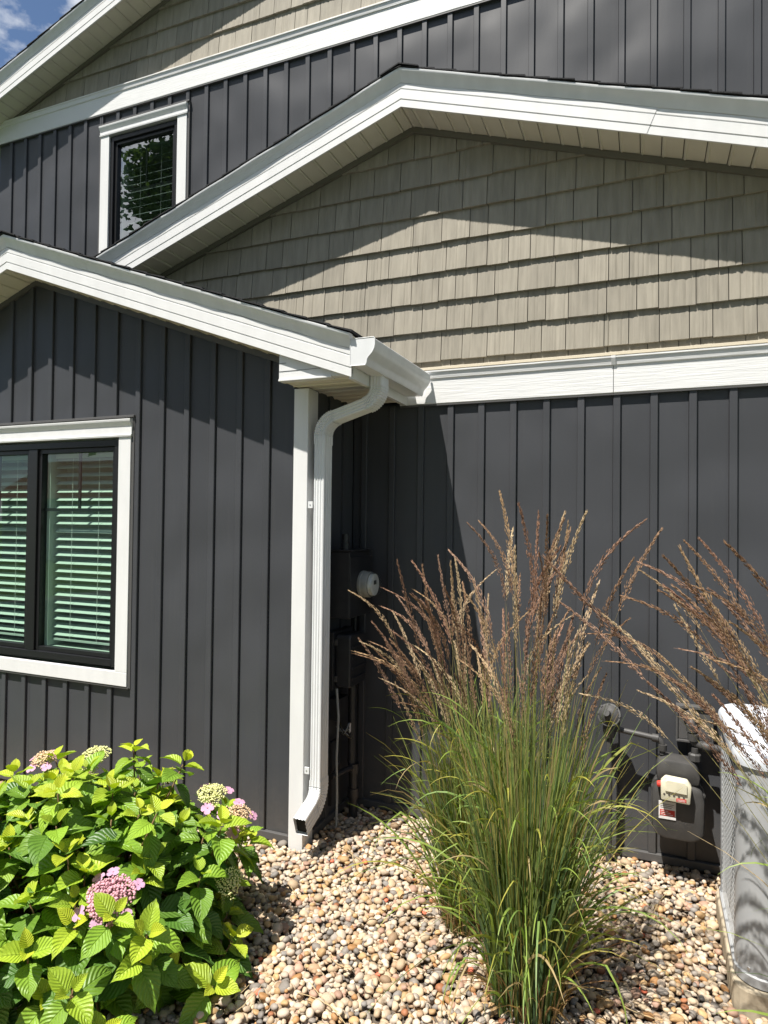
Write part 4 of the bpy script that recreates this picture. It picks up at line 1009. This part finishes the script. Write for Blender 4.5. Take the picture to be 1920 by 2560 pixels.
# flower heads
S1, S1F = ico(1)
def petal_flower(c, n_, r_, parent):
    a = Vector((1, 0, 0)).cross(n_); a = a.normalized() if a.length > .1 else Vector((0, 1, 0)); b2 = n_.cross(a); b = MB(); ph = rh.uniform(0, 1.5)
    for k in range(4):
        d_ = a*math.cos(ph+k*1.571)+b2*math.sin(ph+k*1.571); s_ = n_.cross(d_); pts = []
        for (u, w_, z) in ((.05, .0, 0), (.35, .42, .10), (.75, .52, .14), (1.0, .28, .06), (1.0, -.28, .06), (.75, -.52, .14), (.35, -.42, .10)):
            pts.append(c+d_*u*r_+s_*w_*r_+n_*z*r_)
        ctr = c+d_*.6*r_+n_*.04*r_
        n0 = len(b.v); b.add(pts+[ctr], [(i, (i+1) % 7, 7) for i in range(7)])
    return mk('petals', b, M['petal'], parent, smooth=True)
def flower_head(c, n_, R_, material, nbud, npet, prr):
    n_ = n_.normalized(); a = Vector((1, 0, 0)).cross(n_).normalized(); b2 = n_.cross(a); b = MB()
    nbud = int(nbud*2.6)
    for k in range(nbud):
        q = math.sqrt((k+.5)/nbud); an = k*2.39996; lump = 1+.12*math.sin(an*3)+.1*math.sin(q*17+an*5)
        p = c+(a*math.cos(an)+b2*math.sin(an))*q*R_*lump+n_*(R_*.42*(1-q*q)+rh.uniform(-.16, .16)*R_*.6+.10*R_*math.sin(an*2+q*9))+Vector((rh.uniform(-1, 1), rh.uniform(-1, 1), 0))*R_*.05
        s_ = R_*rh.uniform(.045, .085); b.add([(p.x+v[0]*s_, p.y+v[1]*s_, p.z+v[2]*s_) for v in S1], [tuple(f) for f in S1F])
    h = mk('flower_head', b, material, hyd, smooth=True)
    for k in range(10):
        an = k*.628; h2 = MB().tube([c-n_*R_*.8, c+(a*math.cos(an)+b2*math.sin(an))*R_*.6], .0016, 5); mk('stalk', h2, M['stem'], h)
    for k in range(npet):
        an = prr+k*6.283/max(1, npet)+rh.uniform(-.3, .3); d_ = a*math.cos(an)+b2*math.sin(an)
        petal_flower(c+d_*R_*rh.uniform(1.12, 1.35)-n_*R_*.05, (n_+d_*.4).normalized(), rh.uniform(.022, .03), h)
FH = [((-2.90, 2.48, .70), (-.0, -.3, 1), .062, 'bud_peach', 110, 5, 3.6), ((-2.56, 2.49, .765), (.1, -.3, 1), .066, 'bud_cream', 120, 0, 0), ((-2.49, 2.38, .735), (0, -.3, 1), .040, 'bud_cream', 70, 0, 0), ((-1.905, 2.555, .655), (.15, -.3, 1), .066, 'bud_cream', 130, 3, .2),
      ((-1.755, 2.555, .58), (.5, -.4, .8), .06, 'bud_peach', 110, 4, -1.2), ((-1.66, 2.36, .40), (.6, -.6, .7), .058, 'bud_cream', 90, 0, 0), ((-1.90, 1.93, .50), (.25, -.5, .85), .085, 'bud_pink', 220, 6, 2.4), ((-2.70, 2.06, .56), (-.1, -.4, 1), .05, 'bud_cream', 90, 0, 0), ((-2.22, 2.62, .66), (0, -.2, 1), .04, 'bud_cream', 60, 0, 0)]
for c, n_, R_, m_, nb, npet, pr0 in FH: flower_head(Vector(c)-Vector((0, 0, .035)), Vector(n_), R_, M[m_], nb, npet, pr0)

# ------------------------------------------------------------------ ornamental grasses
def plume_mesh(seed, bend, Ln=.40):
    r_ = random.Random(seed); b = MB(); ax_ = lambda t: Vector((bend*t*t*Ln, 0, t*Ln*(1-.25*abs(bend)*t)))
    b.tube([ax_(i/6) for i in range(7)], [.0014-.0002*i*.8 for i in range(7)], 4)
    nsp = 170
    for k in range(nsp):
        t = (k/nsp)**.9; env = (.006+.017*math.sin(math.pi*min(1, t*1.02+.06))**1.1)*(1-.80*t)+.0015
        an = k*2.39996+r_.uniform(-.4, .4); out = Vector((math.cos(an), math.sin(an), 0)); base = ax_(t*.93)
        tang = (ax_(min(1, t+.05))-ax_(max(0, t-.05))).normalized()
        p0 = base+out*env*r_.uniform(.05, .75)+tang*r_.uniform(0, .02); d_ = (tang*1.0+out*r_.uniform(.06, .26)).normalized(); l_ = r_.uniform(.012, .022)
        s_ = d_.cross(Vector((r_.uniform(-1, 1), r_.uniform(-1, 1), r_.uniform(-1, 1)))).normalized()*r_.uniform(.0014, .0027); s2 = d_.cross(s_)
        m_ = p0+d_*l_*.42
        b.add([p0, m_+s_, m_-s_*.5+s2*.87, m_-s_*.5-s2*.87, p0+d_*l_], [(0, 1, 2), (0, 2, 3), (0, 3, 1), (4, 2, 1), (4, 3, 2), (4, 1, 3)])
    me = b.mesh('plume', False, False); me.materials.append(M['plume']); return me
PM = [plume_mesh(50+k, bd) for k, bd in enumerate((.0, .12, .25, .4, .6, .18))]
PCOL = [(.30, .18, .12), (.36, .23, .16), (.54, .41, .26), (.40, .27, .15), (.32, .20, .12), (.47, .34, .20), (.36, .21, .14), (.52, .40, .24), (.28, .17, .10)]
def grass(label, base, rad, nblade, hts, nst, sth, lean, bias, seed, wide=0, group='ornamental grasses in the gravel', plume_dir=None, stem_spread=.5):
    r_ = random.Random(seed); t = thing('ornamental_grass', label, 'grass clump', base, None)
    V_, F_, C_ = [], [], []
    B = Vector(base)
    def ribbon(pts, w0, col0, col1, face):
        n0 = len(V_); m_ = len(pts)
        for i, p in enumerate(pts):
            u = i/(m_-1); wd = w0*(1-u**3)*(.55+.45*min(1, u*4))+.0003; tg = (pts[min(i+1, m_-1)]-pts[max(i-1, 0)]).normalized(); s_ = tg.cross(face).normalized()
            c = [col0[q]*(1-u)+col1[q]*u for q in range(3)]
            V_.append(p-s_*wd); V_.append(p+s_*wd); C_.extend([(*c, 1), (*c, 1)])
        for i in range(m_-1): F_.append((n0+2*i, n0+2*i+1, n0+2*i+3, n0+2*i+2))
    G0 = [(.11, .18, .075), (.15, .23, .08), (.19, .27, .085), (.08, .15, .07), (.22, .30, .10)]
    for k in range(nblade):
        an = r_.uniform(0, 6.283); q = math.sqrt(r_.random())*rad; b0 = B+Vector((q*math.cos(an), q*math.sin(an), -.01))
        H = r_.uniform(*hts)*(1-.25*q/rad); ln = r_.gauss(0, 1)*lean*.5+lean*(q/rad)*.9; out = Vector((math.cos(an+r_.uniform(-.5, .5)), math.sin(an+r_.uniform(-.5, .5)), 0))
        dv = out*ln+Vector(bias)*r_.uniform(.3, 1); drp = abs(r_.gauss(0, .5))*(.6 if r_.random() < .3 else .15)
        pts = []
        for i in range(9):
            u = i/8; pts.append(b0+Vector((0, 0, H*(u-drp*u**3*.8)))+dv*H*(u*.35+u*u*.65)+out*drp*H*u*u*.7)
        c = r_.choice(G0); dry = r_.random()
        if dry < .14: c0, c1 = (.30, .28, .08), (.42, .36, .10)
        elif dry < .24: c0, c1 = (.28, .19, .08), (.34, .25, .12)
        else: c0, c1 = c, (c[0]*1.5, c[1]*1.25, c[2])
        f_ = Vector((r_.uniform(-1, 1), r_.uniform(-1, 1), .15)).normalized(); ribbon(pts, r_.uniform(.0020, .0042), c0, c1, f_)
    for k in range(wide):     # leaves leaving the culms at many heights, arching over
        an = r_.uniform(0, 6.283); an = an if r_.random() < .65 else -1.2+r_.gauss(0, 1.0); q = math.sqrt(r_.random())*rad*.9; low = r_.random() < .30
        h0 = r_.uniform(0, .12) if low else r_.uniform(.15, .85); out = Vector((math.cos(an), math.sin(an), 0)); b0 = B+Vector((q*math.cos(an+r_.uniform(-1, 1)), q*math.sin(an+r_.uniform(-1, 1)), h0))+Vector(bias)*h0+out*h0*.12
        Ln = r_.uniform(.40, .85) if low else r_.uniform(.22, .55); e0 = r_.uniform(1.0, 1.42); curl = r_.uniform(.9, 2.6); side = Vector((-out.y, out.x, 0))*r_.gauss(0, .25)
        pts = [b0]; kink = r_.random() < .12
        for i in range(11):
            u = i/11; e = e0-curl*u**1.6-(.9 if kink and u > .55 else 0); pts.append(pts[-1]+(out*math.cos(e)+side*u+Vector((0, 0, math.sin(e))))*Ln/11)
        for p in pts: p.z = max(p.z, .025)
        y_ = r_.random(); c0 = (.15, .24, .05); c1 = (.46, .41, .08) if y_ < .30 else ((.27, .36, .07) if y_ < .75 else (.18, .28, .07))
        if y_ > .94: c0, c1 = (.36, .27, .13), (.44, .34, .18)
        ribbon(pts, r_.uniform(.0040, .0075) if low else r_.uniform(.0024, .0050), c0, c1, (out*r_.uniform(.2, 1)+side*2+Vector((r_.uniform(-.5, .5), r_.uniform(-.5, .5), .5))).normalized())
    for k in range(nblade//6):
        an = r_.uniform(0, 6.283); q = math.sqrt(r_.random())*rad*1.15; b0 = B+Vector((q*math.cos(an), q*math.sin(an), 0)); out = Vector((math.cos(an+r_.uniform(-.8, .8)), math.sin(an+r_.uniform(-.8, .8)), 0)); H = r_.uniform(.10, .42); s_ = r_.uniform(.1, .9)
        ribbon([b0+out*H*s_*u*u+Vector((0, 0, max(.02, H*(u-.5*s_*u*u)))) for u in [i/5 for i in range(6)]], r_.uniform(.0018, .0036), (.30, .19, .09), r_.choice([(.40, .28, .14), (.46, .37, .20), (.32, .17, .08)]), Vector((r_.uniform(-1, 1), r_.uniform(-1, 1), .2)).normalized())
    heads = []
    for k in range(nst):
        an = r_.uniform(0, 6.283); q = math.sqrt(r_.random())*rad*.8; b0 = B+Vector((q*math.cos(an), q*math.sin(an), 0)); H = r_.uniform(*sth)
        if plume_dir: dv = plume_dir(r_, k)
        else: dv = Vector((r_.gauss(0, stem_spread), r_.gauss(0, stem_spread*.6), 0))*.5+Vector(bias)
        pts = [b0+Vector((0, 0, H*(u-.12*dv.length*u*u)))+dv*H*(u*.35+u*u*.65) for u in [i/8 for i in range(9)]]
        ribbon(pts, .0013, (.12, .20, .05), (.34, .28, .12), Vector((.3, -1, .1)).normalized())
        heads.append((pts[-1], (pts[-1]-pts[-2]).normalized(), dv))
    me = bpy.data.meshes.new('blades'); me.from_pydata([tuple(v) for v in V_], [], F_); a_ = me.attributes.new('lc', 'FLOAT_COLOR', 'POINT'); a_.data.foreach_set('color', np.array(C_, 'f4').ravel())
    obj('blades', me, M['blade'], t, kind='stuff')
    for p, tg, dv in heads:
        o = obj('seed_plume', r_.choice(PM), None, t); z_ = tg; hz = Vector((dv.x, dv.y, 0)); x_ = (hz-z_*hz.dot(z_)); x_ = x_.normalized() if x_.length > .02 else z_.orthogonal().normalized(); y_ = z_.cross(x_); s_ = r_.uniform(.75, 1.2)
        p2 = p-tg*.02
        o.matrix_parent_inverse = Matrix.Translation(-t.location); o.matrix_basis = Matrix(((x_.x*s_, y_.x*s_, z_.x*s_, p2.x), (x_.y*s_, y_.y*s_, z_.y*s_, p2.y), (x_.z*s_, y_.z*s_, z_.z*s_, p2.z), (0, 0, 0, 1))); c = r_.choice(PCOL); o.color = (*c, 1)
    return t
grass('tall ornamental grass clump with upright brown plumes, its broad leaves arching low over the pebbles', (-.44, 2.66, 0), .14, 1150, (.70, 1.62), 56, (1.0, 1.66), .14, (.02, .03, 0), 31, wide=210, stem_spread=.15)
grass('green ornamental grass clump behind the tall one, with tan plumes leaning towards the downspout', (-.77, 3.08, 0), .14, 950, (.65, 1.50), 56, (.90, 1.42), .15, (.03, -.02, 0), 32, wide=150, plume_dir=lambda r_, k: Vector((-min(.25, abs(r_.gauss(0, .17))), r_.gauss(-.02, .09), 0)))
grass('ornamental grass clump in front of the air conditioner, plumes sweeping over its cap', (.80, 2.50, 0), .13, 240, (.6, 1.20), 44, (1.10, 1.66), .20, (-.14, .0, 0), 33, wide=90, plume_dir=lambda r_, k: Vector((-.22-min(.30, abs(r_.gauss(0, .16))), r_.gauss(.0, .07), 0)))

# ------------------------------------------------------------------ what the panes reflect, and unseen trees added to cut sky light
def shade_tree(base, seed, label):
    tr = thing('shade_tree', label, 'tree', base); rt_ = random.Random(seed); trunk = MB(); O = Vector(base)
    trunk.tube([O+Vector((0, 0, -.1)), O+Vector((.1, 0, 3)), O+Vector((-.1, .2, 6)), O+Vector((.2, .1, 10)), O+Vector((.1, 0, 14))], [.46, .38, .30, .20, .06], 12)
    tips_ = []
    for k in range(20):
        a = k*2.4; h = 3.4+k*.5; s0 = O+Vector((0, .1, h)); e = s0+Vector((math.cos(a), math.sin(a), .5))*rt_.uniform(2.0, 3.2)*(1-.3*abs(k-9)/11); trunk.tube([s0, s0.lerp(e, .5)+Vector((0, 0, .2)), e], [.12, .08, .025], 7); tips_ += [e, s0.lerp(e, .6)]
    mk('trunk', trunk, M['bark'], tr, smooth=True)
    tips_ += [O+Vector((rt_.uniform(-1.4, 1.4), rt_.uniform(-1.4, 1.4), 11.5+rt_.uniform(0, 4.2))) for _ in range(14)]
    cv, cf = [], []
    for e in tips_:
        R_ = rt_.uniform(.8, 1.25)
        for _ in range(240):
            d_ = Vector((rt_.gauss(0, 1), rt_.gauss(0, 1), rt_.gauss(0, .8))).normalized()*R_*rt_.random()**.45; p = e+d_; u_ = Vector((rt_.gauss(0, 1), rt_.gauss(0, 1), rt_.gauss(0, .6))).normalized(); v_ = u_.orthogonal().normalized(); s_ = rt_.uniform(.08, .16)
            n0 = len(cv); cv += [p-u_*s_, p+v_*s_*.5, p+u_*s_, p-v_*s_*.5]; cf.append((n0, n0+1, n0+2, n0+3))
    obj('crown', MB().add(cv, cf).mesh('crown', False, False), M['tree_leaf'], tr, kind='stuff')
    return tr
t0 = shade_tree((-12.5, -6.4, -.06), 9, 'large leafy shade tree mirrored in the upper window pane')
for x, y, s_, lab in ((-5.5, -15.5, .95, 'added tree out of view across the drive, blocking low sky light opposite the gutter corner'), (1.5, -12.5, .85, 'added tree out of view across the drive, blocking low sky light opposite the grass clumps'), (7.5, -9.0, .9, 'added unseen tree at the drive edge, blocking low sky light opposite the air conditioner'), (13.0, -1.5, .9, 'added unseen tree beyond the end of the house, blocking low sky light past the air conditioner'), (-3.0, -11.5, .7, 'smaller added tree between the drive and the taller trees, blocking low sky light opposite the hydrangea'), (4.6, -14.5, 1.0, 'tall unseen tree added behind the drive to block low sky light, opposite the gas meter'), (-21.0, 1.0, .9, 'added unseen tree beyond the hydrangea end of the house, blocking low sky light')):  # copies out of view, added to keep low sky light off the walls
    o = t0.copy(); COL.objects.link(o); o.location = (x, y, -.06); o.scale = (s_,)*3; o.rotation_euler = (0, 0, x); o['label'] = lab
    for ch in t0.children:
        c = ch.copy(); COL.objects.link(c); c.parent = o; c.matrix_parent_inverse = ch.matrix_parent_inverse.copy()
nh = thing('neighbour_house', 'pale neighbour house with brown roof mirrored in the double window', 'house', (-22, -16, -.06))
mk('wall', MB().box(-30, -15, -22, -16, -.06, 2.9), M['far_wall'], nh)
mk('roof', MB().prism([(-15.6, 2.9), (-19, 5.0), (-22.4, 2.9)], -30.4, -14.6, 'x'), M['far_roof'], nh)
mk('garage_door', MB().box(-27, -22.4, -16.0, -15.95, -.06, 2.2), M['white'], nh)
